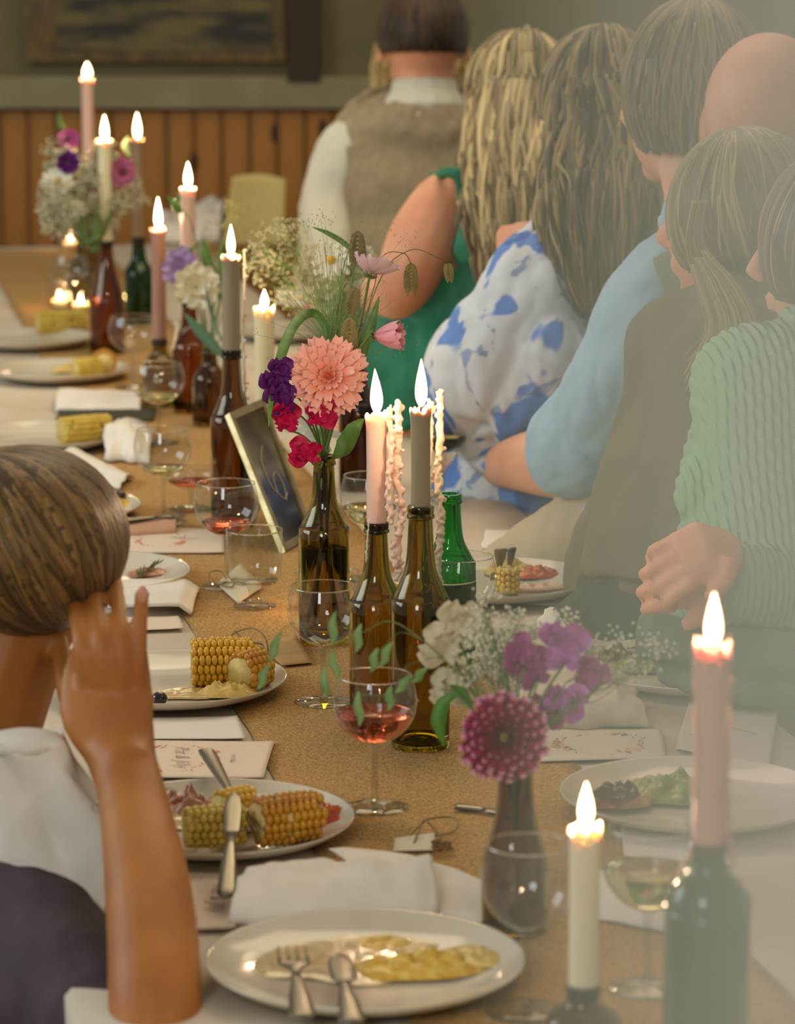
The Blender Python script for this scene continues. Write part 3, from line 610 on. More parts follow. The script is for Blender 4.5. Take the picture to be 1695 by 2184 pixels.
sheet('linen_napkin', 'white napkin on the cloth behind the right plate with upright handles', 'napkin', [(1030, 1172), (1215, 1185), (1170, 1140), (1040, 1135)], lambda u, v: .008 * s2(v), NAP, seed=10, amp=.004, freq=22, group=NG, edge=.008)
sheet('linen_napkin', 'white napkin under the front white wine glass', 'napkin', [(1240, 1955), (1490, 2010), (1430, 1880), (1270, 1860)], lambda u, v: .006 * s2(v), NAP, seed=11, amp=.004, freq=16, group=NG, edge=.006)
sheet('linen_napkin', 'pinkish brown napkin roll below the stem of the middle wine glass', 'napkin', [(255, 1150), (375, 1142), (380, 1118), (258, 1118)], lambda u, v: .014 * s2(v) ** .5, mat('pink_brown_linen', (206, 160, 128), .8, bump=.3, bscale=500), seed=12, amp=.003, freq=16, group=NG)
sheet('linen_napkin', 'crumpled grey white napkin at the far end near the boards', 'napkin', [(330, 520), (470, 520), (480, 490), (340, 490)], lambda u, v: .085 * s2(v) ** .5 * (.5 + .5 * u), NAP, seed=13, amp=.03, freq=22, group=NG, edge=.02)
sheet('linen_napkin', 'white napkin and plate edge beyond the thick cream candle', 'napkin', [(590, 650), (720, 660), (700, 625), (590, 620)], lambda u, v: .012 * s2(v), NAP, seed=14, amp=.006, freq=16, group=NG, edge=.01)
sheet('linen_napkin', 'dark green napkin edge under the far left plates', 'napkin', [(120, 905), (330, 900), (330, 872), (128, 878)], lambda u, v: .006 * s2(v), mat('dark_linen', (60, 60, 40), .8), seed=15, amp=.003, freq=22, group=NG, edge=.006)
# white cloth heaped at the near left table edge: swept folds
wc = MB(); wbase = tb(165, 1915)
def wf(u, v):
    th = -2.6 + 5.2 * u; h = v * .145; r = (.058 - .028 * v) * (1 + .20 * abs(math.sin(u * 12 + 2.4 * v * v)) + .35 * nz((u * 7, v * 2, 2), 1))
    return V((r * math.sin(th) * 1.1 - .045 * v, -r * math.cos(th) * .7, h + .004 * math.sin(u * 22)))
wc.grid(wf, 70, 20); wc.ell((-.045, 0, .142), (.036, .026, .012), 20, 8)
o = wc.build('linen_napkin', NAP, None, True, .002); o.location = wbase; tag(o, 'white cloth standing in swept folds behind the bare forearm', 'napkin', NG)
sheet('linen_napkin', 'flat white cloth corner under the standing white folds', 'napkin', [(60, 2010), (225, 2010), (222, 1935), (60, 1935)], lambda u, v: .002, NAP, seed=16, amp=.001, group=NG)
# paper menus with print
PAPER = mat('menu_paper', (226, 206, 186), .7); INK = mat('grey_ink', (146, 128, 112), .8); BLUSH = mat('blush_print', (214, 140, 118), .8); BLUSH2 = mat('pale_blush_print', (222, 170, 148), .8)
def menu(label, cor, words=None, wreath=None, lines=None, m=PAPER, seed=1, stack=.002, wc=None):
    c = [tb(*p) for p in cor]; o = sum(c, V()) / 4; o.z = TS; rr = random.Random(seed)
    t = thing('paper_menu', label, 'menu', o, 0, 'printed paper menus')
    def q(u, v, z=0):
        p = (c[0] * (1 - u) + c[1] * u) * (1 - v) + (c[3] * (1 - u) + c[2] * u) * v; p = p - o
        p.z = stack + z + .004 * max(0, u - .8) + .0012 * math.sin(v * 3.1) ; return p
    MB().grid(lambda u, v: q(u, v), 24, 16).build('sheet', m, t, True, .0004)
    if wreath:
        (u0, v0, ru, rv, n_) = wreath; a = MB(); b = MB()
        for i in range(n_):
            th = 2 * math.pi * i / n_ + rr.uniform(-.03, .03); k = 1 + rr.uniform(-.14, .14); ps = []
            s_ = rr.uniform(.5, 1.2) * (1.8 if math.sin(th * 3 + seed) > .55 else .7)
            for j in range(5):
                f = 2 * math.pi * j / 5; ps.append(q(u0 + ru * k * math.cos(th) + .018 * s_ * math.cos(f), v0 + rv * k * math.sin(th) + .03 * s_ * math.sin(f + th), .0005))
            (a if rr.random() < .6 else b).add(ps, [tuple(range(5))])
        a.build('printed_wreath', wc or BLUSH, t, False)['kind'] = 'stuff'; b.build('printed_wreath', BLUSH2, t, False)['kind'] = 'stuff'
    if words:
        for (body, size, u0, v0, ang, sh) in words:
            me = text_mesh(body, size, sh)
            U = (q(u0 + .01, v0) - q(u0, v0)); U.z = 0; U.normalize(); U = Matrix.Rotation(ang, 3, 'Z') @ U; Vv = Matrix.Rotation(math.pi / 2, 3, 'Z') @ U; cc = q(u0, v0, .0006)
            for v in me.vertices: v.co = cc + U * v.co.x + Vv * v.co.y + V((0, 0, .0004))
            mobj('lettering', me, INK, t)
    if lines:
        l = MB()
        for (u0, v0, u1, v1) in lines: l.tube([q(u0, v0, .0006), q((u0 + u1) / 2, (v0 + v1) / 2, .0006), q(u1, v1, .0006)], (.0004, .0001) and .00035, 4)
        l.build('printed_line', INK, t)
    return t
menu('menu with pink wreath and script under the fork handle', [(290, 1662), (562, 1664), (586, 1586), (310, 1583)], [('Pat & Jilly', .022, .27, .5, -1.45, .35), ('PATRICK', .0075, .70, .48, -1.5, .2)], (.26, .5, .30, .34, 60))
menu('menu with pink border and handwritten names left of the folded loop napkin', [(400, 1988), (505, 1985), (505, 1866), (392, 1862)], [('Pat & Jilly', .021, .48, .5, -1.55, .35)], (.5, .5, .7, .40, 54), seed=2)
menu('menu with faint script above the rosemary plate', [(255, 1182), (478, 1182), (482, 1132), (292, 1126)], [('Menu', .018, .55, .5, -.2, .4)], (.35, .5, .25, .3, 40), seed=3)
menu('menu printed with a grey wreath beside the magenta dahlia', [(1150, 1628), (1420, 1620), (1410, 1560), (1165, 1558)], None, (.48, .5, .36, .34, 70), m=mat('right_menu_paper', (214, 204, 184), .7), seed=4, wc=mat('grey_print', (150, 132, 112), .8))
menu('blank paper under the folded hem napkin', [(230, 1350), (392, 1344), (380, 1318), (230, 1318)], seed=5)
menu('white menu edge above the pink wreath menu', [(290, 1580), (524, 1580), (505, 1532), (300, 1534)], None, None, m=mat('white_paper', (228, 222, 214), .7), seed=6)
menu('menu sheet with fine lines beyond the rolled beige napkin', [(1440, 1600), (1640, 1640), (1660, 1520), (1470, 1500)], None, None, [(.1, .3, .5, .2), (.2, .6, .8, .5)], m=mat('right_menu_paper', (214, 204, 184), .7), seed=7)
menu('white menu under the meat plate beside the dusty candle', [(1330, 1830), (1560, 1850), (1520, 1750), (1320, 1742)], None, None, m=mat('white_paper', (228, 222, 214), .7), seed=8)
menu('menu at the right table edge above the salad plate', [(1105, 1290), (1260, 1300), (1230, 1262), (1120, 1255)], None, None, m=mat('right_menu_paper', (214, 204, 184), .7), seed=9)
menu('small pale card by the far glass jar', [(150, 618), (195, 618), (192, 600), (155, 600)], m=mat('white_paper', (228, 222, 214), .7), seed=12)
menu('cream menu card lying at the far end beside the upright card', [(560, 520), (600, 520), (600, 500), (560, 500)], seed=10)
# cream chair-back-like card far away
fc = thing('folded_card', 'cream coloured card standing on edge before the pine boards', 'card', tb(540, 525)); hh = htop(tb(540, 525), 378)
cdm = mat('cream_card', (222, 200, 130), .6)
MB().grid(lambda u, v: RX * ((u - .5) * (.155 - .02 * v) + .016 * v) + UP * (hh * (v + .06 * math.sin(math.pi * u) * (v > .95) - .05 * u * v)) + FX * (.03 * u + .01 * math.sin(3 * u)), 16, 16).build('panel', cdm, fc, True, .003)
MB().grid(lambda u, v: RX * ((u - .5) * .14 + .012 * v) + UP * (hh * .8 * v) + FX * (.09 - .06 * v + .03 * u), 8, 8).build('panel', cdm, fc, True, .003)
# paper tags with twine
TWINE = mat('jute_twine', (150, 128, 84), .95, bump=.6, bscale=500); TAGP = mat('tag_paper', (216, 206, 180), .8); KRAFT = mat('kraft_tag', (176, 140, 92), .85)
def name_tag(label, cor, m, loops, word=None, cone=None):
    c = [tb(*p) for p in cor]; o = sum(c, V()) / 4; o.z = TS; t = thing('name_tag', label, 'tag', o, 0, 'paper name tags with twine')
    q = lambda u, v, z=.003: (c[0] * (1 - u) + c[1] * u) * (1 - v) + (c[3] * (1 - u) + c[2] * u) * v - o + V((0, 0, z + .006 * u * v))
    MB().grid(lambda u, v: q(u, v), 6, 6).build('card', m, t, True, .0005)
    l = MB()
    for lp in loops: l.tube(spline([at(a, b, TS + z) - o for a, b, z in lp], 8), .0010, 6)
    l.build('twine', TWINE, t)
    if word:
        me = text_mesh(word[0], word[1], .4); U = (c[1] - c[0]).normalized(); Vv = Matrix.Rotation(math.pi / 2, 3, 'Z') @ U
        cc = q(.5, .4, .005)
        for v in me.vertices: v.co = cc + U * v.co.x + Vv * v.co.y + V((0, 0, .003))
        mobj('lettering', me, INK, t)
    if cone:
        s_ = MB()
        for k in range(26): s_.ell(at(cone[0], cone[1], TS + .004) - o + V((R.uniform(-1, 1) * .008, R.uniform(-1, 1) * .008, R.uniform(0, .008))), (.0028, .0022, .0010), 6, 4, Matrix.Rotation(R.uniform(0, 3), 3, 'X'))
        s_.build('dried_sprig', mat('dried_sprig', (140, 110, 70), .9), t)
name_tag('white paper tag with script and twine loop beside the footed tumbler', [(508, 1292), (560, 1256), (512, 1216), (462, 1250)], TAGP, [[(486, 1240, .004), (452, 1248, .006), (446, 1222, .012), (470, 1218, .010), (484, 1238, .004)], [(484, 1240, .004), (470, 1248, .008), (492, 1252, .006), (500, 1244, .004)]], ('Robyn', .012))
name_tag('small tag with a looped twine bow behind the loop napkin', [(838, 1822), (930, 1820), (926, 1796), (842, 1794)], TAGP, [[(882, 1800, .004), (896, 1765, .014), (905, 1750, .016), (950, 1742, .012), (976, 1752, .010), (965, 1775, .006), (910, 1785, .004)], [(912, 1752, .016), (935, 1780, .006), (955, 1815, .004)], [(905, 1752, .014), (880, 1775, .006), (872, 1792, .003)]], ('Sam', .010), (945, 1812))
name_tag('brown kraft tag with curly twine behind the plump corn cob', [(600, 1425), (668, 1418), (630, 1368), (555, 1380)], KRAFT, [[(480, 1372, .006), (500, 1350, .020), (540, 1340, .028), (565, 1360, .022), (572, 1390, .006)], [(515, 1382, .006), (530, 1372, .012), (560, 1375, .008), (560, 1390, .004)], [(500, 1345, .018), (512, 1365, .01), (470, 1385, .004)]], ('Hanna', .012))
cr = MB()
for k in range(60):
    p = tb(R.uniform(560, 1010), R.uniform(1500, 1780)); cr.ell(p + V((0, 0, .001)), (R.uniform(.0004, .0012), R.uniform(.0004, .0012), .0005), 6, 4)
tag(cr.build('bread_crumbs', NAPB), 'pale crumbs scattered over the hessian around the rose wine glass', 'crumbs', None, 'stuff')
# ---------------------------------------------------------------- picture frame
BRASS = mat('aged_silver_frame', (158, 140, 96), .38, metal=.75, col2=(190, 176, 132), nscale=30)
bl = tb(603, 1180); br = tb(666, 1143); tl = at(484, 884, TS + .168); trr = tl + (br - bl) * 1.15
ft = thing('picture_frame', 'tilted metal picture frame leaning behind the dahlia vase', 'frame', bl)
cs = [bl - bl, br - bl, trr - bl, tl - bl]; fn_ = (cs[1]).cross(cs[3]).normalized()
for i in range(4):
    a, b = cs[i], cs[(i + 1) % 4]; ins = (sum(cs, V()) / 4 - (a + b) / 2).normalized()
    dd = (b - a).normalized(); w_ = .0125
    vs = []
    for k_, (p, sg) in enumerate(((a, 1), (b, -1))):
        for (x, y) in ((0, -.004), (w_, -.004), (w_, .004), (0, .004)): vs.append(p + ins * x + dd * sg * x * .9 + fn_ * y)
    MB().add(vs, [(0, 1, 2, 3), (7, 6, 5, 4), (0, 4, 5, 1), (1, 5, 6, 2), (2, 6, 7, 3), (3, 7, 4, 0)]).build('frame_bar', BRASS, ft, False)
pane = MB().add([c * .98 + (sum(cs, V()) / 4) * .02 for c in cs], [(0, 1, 2, 3)]).build('mirror_pane', mat('smoky_pane', (176, 172, 140), .12, metal=.85, col2=(96, 80, 48), nscale=9), ft, False, .002)
sc_ = MB(); cen = sum(cs, V()) / 4; eu = cs[1] * .5; ev = cs[3] * .5
for path in ([(.1, .45), (-.3, .25), (-.35, -.1), (-.1, -.3), (.2, -.42), (.5, -.35)], [(-.1, -.3), (.0, -.05), (.35, -.02), (.45, -.25), (.25, -.45)]):
    sc_.tube(spline([cen + eu * a * .9 + ev * b * .9 + fn_ * .0018 for a, b in path], 8), .0006, 5)
sc_.build('engraved_script', mat('pale_script', (206, 190, 156), .6), ft)
MB().tube([cen - fn_ * .004, cen + V((-.02, .06, 0)) - V((0, 0, cen.z - .001))], (.003), 6).build('easel_strut', BRASS, ft)
# ---------------------------------------------------------------- flowers
def petal_mesh(name, kind, m):
    P_ = MB(); nu, nv = (6, 8)
    def fn(u, v):
        x = u * 2 - 1; y = v
        if kind == 'strap': w_ = .15 * math.sin(math.pi * min(.15 + .62 * y, 1)) ** .6 * (1 if y < .93 else .8); z = .25 * x * x * w_ + .10 * y * y; y2 = y * (1 - .06 * (1 - abs(x)) * (y > .99))
        elif kind == 'spoon': w_ = .17 * math.sin(math.pi * (.12 + .74 * y)) ** .7; z = 1.1 * x * x * w_ + .12 * y * y; y2 = y
        elif kind == 'broad': w_ = .34 * math.sin(math.pi * (.06 + .62 * y)) ** .9; z = .18 * x * x * y + .25 * y * y + .012 * math.cos(x * 14); y2 = y * (1 + (.05 * math.cos(x * 9.4) if y > .99 else 0))
        elif kind == 'daisy': w_ = .10 * math.sin(math.pi * (.1 + .75 * y)) ** .6; z = .05 * y; y2 = y
        else: w_ = .62 * math.sin(math.pi * (.04 + .80 * y)) ** .7; z = .22 * y * y + .10 * y * math.sin(x * 7 + 1) + .08 * math.sin(y * 6) * x; y2 = y * (1 - .10 * (abs(x) < .25) * (y > .99)) + .03 * math.sin(x * 11) * (y > .8)
        return V((x * w_, y2, z))
    P_.grid(fn, nu if kind != 'ruffle' else 12, nv); return P_.mesh(name, m)
PM = {
 'peach': petal_mesh('petal', 'strap', mat('peach_petal', (248, 150, 122), .5, col2=(252, 190, 172), attr='y', ramp=(.3, 1), sss=.15)),
 'magenta': petal_mesh('petal', 'spoon', mat('magenta_petal', (150, 6, 78), .5, col2=(250, 196, 222), attr='y', ramp=(.86, 1.05))),
 'cosmos': petal_mesh('petal', 'broad', mat('pink_cosmos_petal', (224, 128, 142), .5, col2=(240, 164, 176), attr='y', ramp=(.1, 1), sss=.2)),
 'palecosmos': petal_mesh('petal', 'broad', mat('pale_cosmos_petal', (224, 178, 190), .5, col2=(236, 200, 206), attr='y', ramp=(.1, 1), sss=.2)),
 'daisy': petal_mesh('petal', 'daisy', mat('white_petal', (236, 232, 214), .5, sss=.2)),
 'violet': petal_mesh('petal', 'ruffle', mat('violet_petal', (112, 44, 132), .5, col2=(92, 30, 100), nscale=6, sss=.1)),
 'cerise': petal_mesh('petal', 'ruffle', mat('cerise_petal', (206, 22, 92), .5, col2=(176, 14, 66), nscale=4, sss=.1)),
 'mauve': petal_mesh('petal', 'ruffle', mat('mauve_petal', (200, 122, 196), .5, col2=(176, 92, 160), nscale=5, sss=.15)),
 'plum': petal_mesh('petal', 'ruffle', mat('plum_petal', (184, 84, 142), .5, col2=(156, 76, 150), nscale=5, sss=.15)),
 'lilac': petal_mesh('petal', 'ruffle', mat('lilac_petal', (190, 160, 196), .5, col2=(170, 140, 190), nscale=5, sss=.15)),
 'ivory': petal_mesh('petal', 'ruffle', mat('ivory_petal', (240, 232, 208), .5, col2=(224, 208, 170), nscale=3, sss=.25)),
 'pinkrose': petal_mesh('petal', 'ruffle', mat('rose_pink_petal', (206, 130, 160), .5, col2=(190, 104, 150), nscale=3, sss=.2)),
}
YEL = mat('yellow_centre', (226, 170, 20), .8, bump=.8, bscale=700); PGREEN = mat('pale_green_centre', (206, 206, 110), .7); ORC = mat('orange_centre', (206, 88, 40), .7)
def frame_of(N):
    N = V(N).normalized(); A = N.cross(UP); A = A.normalized() if A.length > .01 else V((1, 0, 0)); return A, N.cross(A).normalized() * 1.0, N
def put_petal(parent, me, org, d, nrm, L, sx=1.0):
    d = V(d).normalized(); z = (V(nrm) - d * d.dot(V(nrm))).normalized(); x = d.cross(z)
    o = bpy.data.objects.new('petal', me); C.objects.link(o); o.parent = parent
    o.matrix_basis = Matrix.Translation(org) @ Matrix((x * sx, d, z)).transposed().to_4x4() @ Matrix.Scale(L, 4); return o
def flower(name, label, cat, mouth, head, N, me, rings, group=None, centre=None, cr=.004, stem=True, calyx=True, sx=1.0, bend=None, dip=.06, stemr=.0016):
    t = thing(name, label, cat, mouth, 0, group); H = head - mouth; A, B, N = frame_of(N)
    if stem:
        pts = spline([V((R.uniform(-.003, .003), R.uniform(-.003, .003), -dip)), V((0, 0, 0)), (bend - mouth) if bend else H * .5 + V((0, 0, .012)), H - N * .006, H], 6)
        MB().tube(pts, stemr, 6).build('stem', STEMG, t)
    if calyx:
        c = MB()
        for k in range(8):
            f = 2 * math.pi * k / 8; d = A * math.cos(f) + B * math.sin(f)
            c.tube([H - N * .004, H + d * cr * 1.3 - N * .004, H + d * cr * 2.4 - N * .001], [.0016, .0016, .0003], 5)
        c.build('calyx', STEMG, t)
    for (n, e, L, r0) in rings:
        ph = R.uniform(0, 6)
        for k in range(n):
            f = 2 * math.pi * (k + R.uniform(-.12, .12)) / n + ph; ee = math.radians(e + R.uniform(-8, 8)); rad = A * math.cos(f) + B * math.sin(f)
            d = rad * math.cos(ee) + N * math.sin(ee); put_petal(t, me, H + rad * r0, d, N * math.cos(ee) - rad * math.sin(ee), L * R.uniform(.88, 1.08), sx)
    if centre:
        c = MB(); c.ell(H + N * .002, cr, 14, 8)
        c.build('flower_centre', centre, t)
    return t
def sweet_pea(label, mouth, head, me, sz, N, group=None, up=None, bend=None, n=1):
    t = thing('sweet_pea', label, 'flower', mouth, 0, group); H = head - mouth
    pts = spline([V((0, 0, -.05)), V((0, 0, 0)), (bend - mouth) if bend else H * .5 + V((0, 0, .02)), H - UP * .004, H], 6); MB().tube(pts, .0012, 6).build('stem', STEMG, t)
    A, B, N = frame_of(N); U = V(up).normalized() if up else B
    if U.z < 0 and not up: U = -U
    S = U.cross(N).normalized()
    put_petal(t, me, H, U + N * .15, N, sz, 1.15); put_petal(t, me, H + N * .002, U * .8 + N * .5, N, sz * .8, .8)
    for sg in (-1, 1): put_petal(t, me, H + N * .003, S * sg * .8 - U * .25 + N * .5, N + S * -sg * .3, sz * .62, .8)
    put_petal(t, me, H + N * .004, -U * .5 + N * .8, N, sz * .42, .6)
    MB().ell(H - U * .002, (.003, .003, .004), 8, 6).build('calyx', STEMG, t)
    return t
def ribbon(mb, pts, ws, nrm, fold=.25):
    pts = spline(pts, 6); n = len(pts); vs = []; fs = []
    for i, p in enumerate(pts):
        t = (pts[min(i + 1, n - 1)] - pts[max(i - 1, 0)]).normalized(); s_ = t.cross(V(nrm)).normalized(); f = i / (n - 1) * (len(ws) - 1); k = min(int(f), len(ws) - 2); w_ = ws[k] * (1 - (f - k)) + ws[k + 1] * (f - k)
        b = s_.cross(t); vs += [p - s_ * w_ + b * w_ * fold, p, p + s_ * w_ + b * w_ * fold]
    for i in range(n - 1):
        for j in (0, 1): fs.append((i * 3 + j, i * 3 + j + 1, (i + 1) * 3 + j + 1, (i + 1) * 3 + j))
    mb.add(vs, fs); return mb
def leaf_thing(name, label, mouth, paths, nrm=None, m=GREEN, group=None, stemw=.0012):
    """paths: list of (pixel path, half widths); each leaf its own part, a stem joins them"""
    t = thing(name, label, 'leaf', mouth, 0, group); nrm = nrm or (-FX + UP * .3); st_ = MB()
    for path, ws in paths:
        pts = [wp(*p) - mouth for p in path]; ribbon(MB(), pts, ws, nrm).build('leaf', m, t, True, .0003)
        st_.tube(spline([V((0, 0, -.03)), V((0, 0, 0)), pts[0]], 6), stemw, 5)
    st_.build('stem', STEMG, t); return t
def gyp(label, mouth, clouds, n, group='sprays of gypsophila', m=None, br=.0019, stemm=None):
    t = thing('gypsophila_spray', label, 'flower', mouth, 0, group); s_ = MB(); b = MB(); stemm = stemm or STEMG
    for (px, py, s, rx, ry) in clouds:
        c = wp(px, py, s) - mouth; nn = int(n * rx * ry / 20); k0 = c * .62; k0.z = c.z - ry * .009
        s_.tube(spline([V((0, 0, -.04)), V((0, 0, 0)), k0], 6), .0009, 5)
        hubs = []
        for i in range(max(5, nn // 9)):
            a = R.uniform(0, 6.28); q = math.sqrt(R.random()); h_ = c + RX * (rx * .01 * q * math.cos(a)) + UP * (ry * .01 * q * math.sin(a)) + FX * R.uniform(-.5, .5) * rx * .01
            s_.tube(spline([k0, k0 * .5 + h_ * .5 + V((0, 0, -.006)), h_], 3), .00035, 3, cap=False)
            for j in range(9):
                e = h_ + V((R.gauss(0, 1), R.gauss(0, 1), R.gauss(0, 1))) * .0055
                s_.tube([h_, e], .0002, 3, cap=False); b.ell(e, (br * R.uniform(.6, 1.2), br * R.uniform(.6, 1.2), br * R.uniform(.5, 1)), 5, 3, Matrix.Rotation(R.uniform(0, 3), 3, 'X'))
    s_.build('stems', stemm, t)['kind'] = 'stuff'; o = b.build('blossoms', m or mat('gyp_white', (226, 222, 196), .7), t, False); o['kind'] = 'stuff'; return t
TOCAM = (-FX + UP * .3)
mV = bV + V((0, 0, hV - .01)); mF = bVF + V((0, 0, hVF - .01)); mM = bVM + V((0, 0, .12)); bVL = tb(176, 655); mL = bVL + V((0, 0, htop(bVL, 525)))
# centre bouquet
flower('peach_dahlia', 'big peach dahlia facing the camera, above the vase bottle', 'flower', mV, wp(700, 803, 18.6), TOCAM + RX * -.05, PM['peach'],
       [(19, -16, .045, .003), (19, -3, .044, .003), (17, 10, .041, .003), (15, 24, .035, .002), (12, 38, .028, .002), (9, 54, .020, .001), (7, 70, .013, .001)], centre=ORC, cr=.0045, sx=.98)
flower('pink_cosmos', 'bright pink cosmos seen from the side beside the peach dahlia', 'flower', mV, wp(800, 715, 18.4), RX * .95 + UP * .0 - FX * .25, PM['cosmos'], [(8, 52, .033, .003)], cr=.0035, calyx=True, centre=YEL, bend=wp(745, 790, 18.3), sx=.95)
flower('pale_pink_cosmos', 'pale pink cosmos tilted away above the grasses', 'flower', mV, wp(790, 583, 18.0), UP * .8 + FX * .35 + RX * .25, PM['palecosmos'], [(8, 14, .029, .002)], cr=.004, bend=wp(765, 700, 18), sx=.95, centre=YEL)
for (px, py, k_, sz, lb, u) in ((592, 830, 'violet', .027, 'deep violet sweet pea left of the peach dahlia', None), (606, 868, 'violet', .029, 'violet sweet pea just above the cerise blooms', None), (600, 800, 'violet', .022, 'small violet sweet pea bud beside the long leaf', None),
        (606, 905, 'cerise', .027, 'cerise sweet pea, lower left of the peach dahlia', None), (672, 888, 'cerise', .027, 'cerise sweet pea directly under the peach dahlia', RX * .9 + UP * .2), (664, 968, 'cerise', .027, 'crimson sweet pea drooping over the bottle mouth', RX * -.9 + UP * .1)):
    sweet_pea(lb, mV, wp(px, py, 18.6), PM[k_], sz, TOCAM + RX * R.uniform(-.4, .4), 'sweet peas around the peach dahlia', up=u or (UP + RX * R.uniform(-.6, .2)), bend=wp(px * .5 + 350, py + 30, 18.4))
flower('white_star_flower', 'white spiky petals peeping under the peach dahlia', 'flower', mV, wp(668, 915, 17.6), TOCAM, PM['daisy'], [(9, -5, .034, .002)], calyx=False, sx=1.3)
leaf_thing('grass_blade', 'long green blade arching over and down left of the peach dahlia', mV, [([(700, 742, 18), (690, 690, 18), (664, 668, 18), (630, 690, 18.2), (604, 745, 18.4), (582, 830, 18.6), (573, 910, 18.8)], [.001, .0045, .0055, .006, .0062, .0045, .0003])])
leaf_thing('grass_blade', 'upright blade behind the pink cosmos', mV, [([(742, 800, 18), (770, 750, 18), (792, 690, 18), (808, 632, 18)], [.003, .0075, .006, .0003])])
leaf_thing('grass_blade', 'thin dark blade reaching up left in front of the linen back', mV, [([(760, 545, 17.4), (735, 520, 17.4), (700, 498, 17.4), (665, 484, 17.4)], [.0005, .0035, .003, .0002])])
leaf_thing('dahlia_leaf', 'broad toothed leaves right of the bottle mouth', mV, [([(712, 975, 18.2), (735, 950, 18.4), (755, 915, 18.5), (776, 893, 18.5)], [.002, .011, .009, .0003]), ([(700, 965, 18.2), (690, 930, 18), (705, 900, 18), (722, 880, 18)], [.002, .008, .007, .0003])])
g = thing('ornamental_grass', 'fan of fine green grass sprays above the peach dahlia', 'grass', mV); gs = MB(); sd = MB()
g0 = wp(712, 760, 17.8) - mV; gs.tube(spline([V((0, 0, -.05)), V((0, 0, 0)), g0], 5), .0016, 6)
for i in range(230):
    u = R.gauss(0, .45); tipx = 712 + u * 120 + R.uniform(-25, 25); tipy = R.uniform(510, 720) + abs(u) * 60; tip = wp(tipx, tipy, 17.6 + R.uniform(-.4, .4)) - mV
    mid = g0 * .5 + tip * .5 + RX * (.006 * -u); gs.tube(spline([g0 + RX * R.uniform(-.012, .012), mid, tip], 4), .00026, 3, cap=False)
    for j in range(3): sd.ell(tip + V((R.gauss(0, .003), R.gauss(0, .003), R.gauss(0, .004))), (.0005, .0005, .0012), 4, 3)
for i in range(26):
    a = R.uniform(-1.3, 1.3); tip = wp(715 + 190 * math.sin(a), 640 - 175 * math.cos(a * .8), 17.5) - mV; gs.tube(spline([g0, g0 * .4 + tip * .6 + UP * .012, tip], 5), .0002, 3, cap=False)
    for j in range(6): sd.ell(tip + V((R.gauss(0, .006), R.gauss(0, .004), R.gauss(0, .007))), (.0006, .0006, .0012), 4, 3)
gs.build('blades', mat('fine_grass', (134, 160, 84), .6), g)['kind'] = 'stuff'; sd.build('seeds', mat('grass_seed', (176, 172, 110), .6), g, False)['kind'] = 'stuff'
OAT = mat('sea_oat', (132, 116, 66), .6, col2=(150, 136, 84), nscale=80)
def oat(label, px, py, s, ang, size, path):
    t = thing('sea_oat_spikelet', label, 'grass', mV, 0, 'drooping sea oat spikelets'); c = wp(px, py, s) - mV
    d = (RX * math.sin(ang) - UP * math.cos(ang)).normalized(); e = d.cross(FX).normalized(); m = MB()
    MB().tube(spline([V((0, 0, -.03)), V((0, 0, 0))] + [wp(*p) - mV for p in path] + [c - d * size * .5], 6), .0006, 5).build('stem', mat('oat_stem', (120, 110, 70), .6), t)
    for k in range(7):
        b = c + d * size * (-.5 + k * .125)
        for sg in (-1, 1):
            ribbon(m, [b, b + d * size * .16 + e * sg * size * .17 * s2(.25 + k * .1), b + d * size * .42 + e * sg * size * .24 * s2(.2 + k * .1)], [.0012, .003, .0002], -FX)
    m.build('glumes', OAT, t, True, .0003)
oat('dangling oat spikelet in front of the bare arm', 876, 592, 17.8, 0, .034, [(790, 640, 18), (815, 548, 18), (860, 540, 18)])
oat('small oat spikelet beside the green dress', 957, 580, 17.8, .1, .020, [(800, 620, 18), (870, 535, 18), (930, 548, 18)])
oat('dark oat spikelet above the pale cosmos', 762, 530, 17.6, 0, .042, [(720, 650, 17.8), (735, 560, 17.8)])
oat('brown oat spikelet right above the peach dahlia', 745, 715, 18.4, 0, .040, [(725, 760, 18), (735, 730, 18)])
oat('olive oat spikelet inside the grass fan', 752, 640, 18.0, -.2, .030, [(715, 700, 17.8), (735, 610, 17.8)])
# second bouquet in a dark bottle behind
td, bD, hD = bottle(764, 1040, 745, .058, mat('dark_brown_bottle_glass', (120, 70, 30), .04, trans=1, ior=1.5), 'long', 'dark bottle standing behind the pale pink candle, right of the dahlia'); mD = bD + V((0, 0, hD - .01))
flower('oxeye_daisy', 'white daisy with orange yellow eye among cream blooms', 'flower', mD, wp(706, 555, 14.6), TOCAM, PM['daisy'], [(14, 5, .028, .003), (10, 15, .025, .003)], centre=YEL, cr=.0065, sx=1.4)
for (px, py, lb) in ((655, 595, 'ruffled cream flower lower left of the orange eyed daisy'), (700, 610, 'ruffled cream flower right below the orange eyed daisy'), (745, 585, 'ruffled cream flower between the daisy and the pale cosmos'), (670, 560, 'ruffled cream flower touching the daisy on its gypsophila side'), (770, 555, 'ruffled cream flower behind the dark oat spikelet'), (690, 640, 'lowest ruffled cream flower, in the grass fan')):
    flower('cream_scabious', lb, 'flower', mD, wp(px, py, 14.4), TOCAM + RX * R.uniform(-.5, .5), PM['ivory'], [(6, 20, .024, .002), (5, 50, .017, .001)], group='cream blooms behind the grasses', calyx=False)
gyp('cloud of gypsophila behind the grasses, right of the thick cream candle', mD, [(600, 525, 14, 4.5, 4.2), (640, 600, 14, 3, 3), (560, 570, 14, 2.4, 3), (600, 640, 14, 2, 2)], 380, m=mat('gyp_cream', (206, 202, 160), .7), br=.0022)
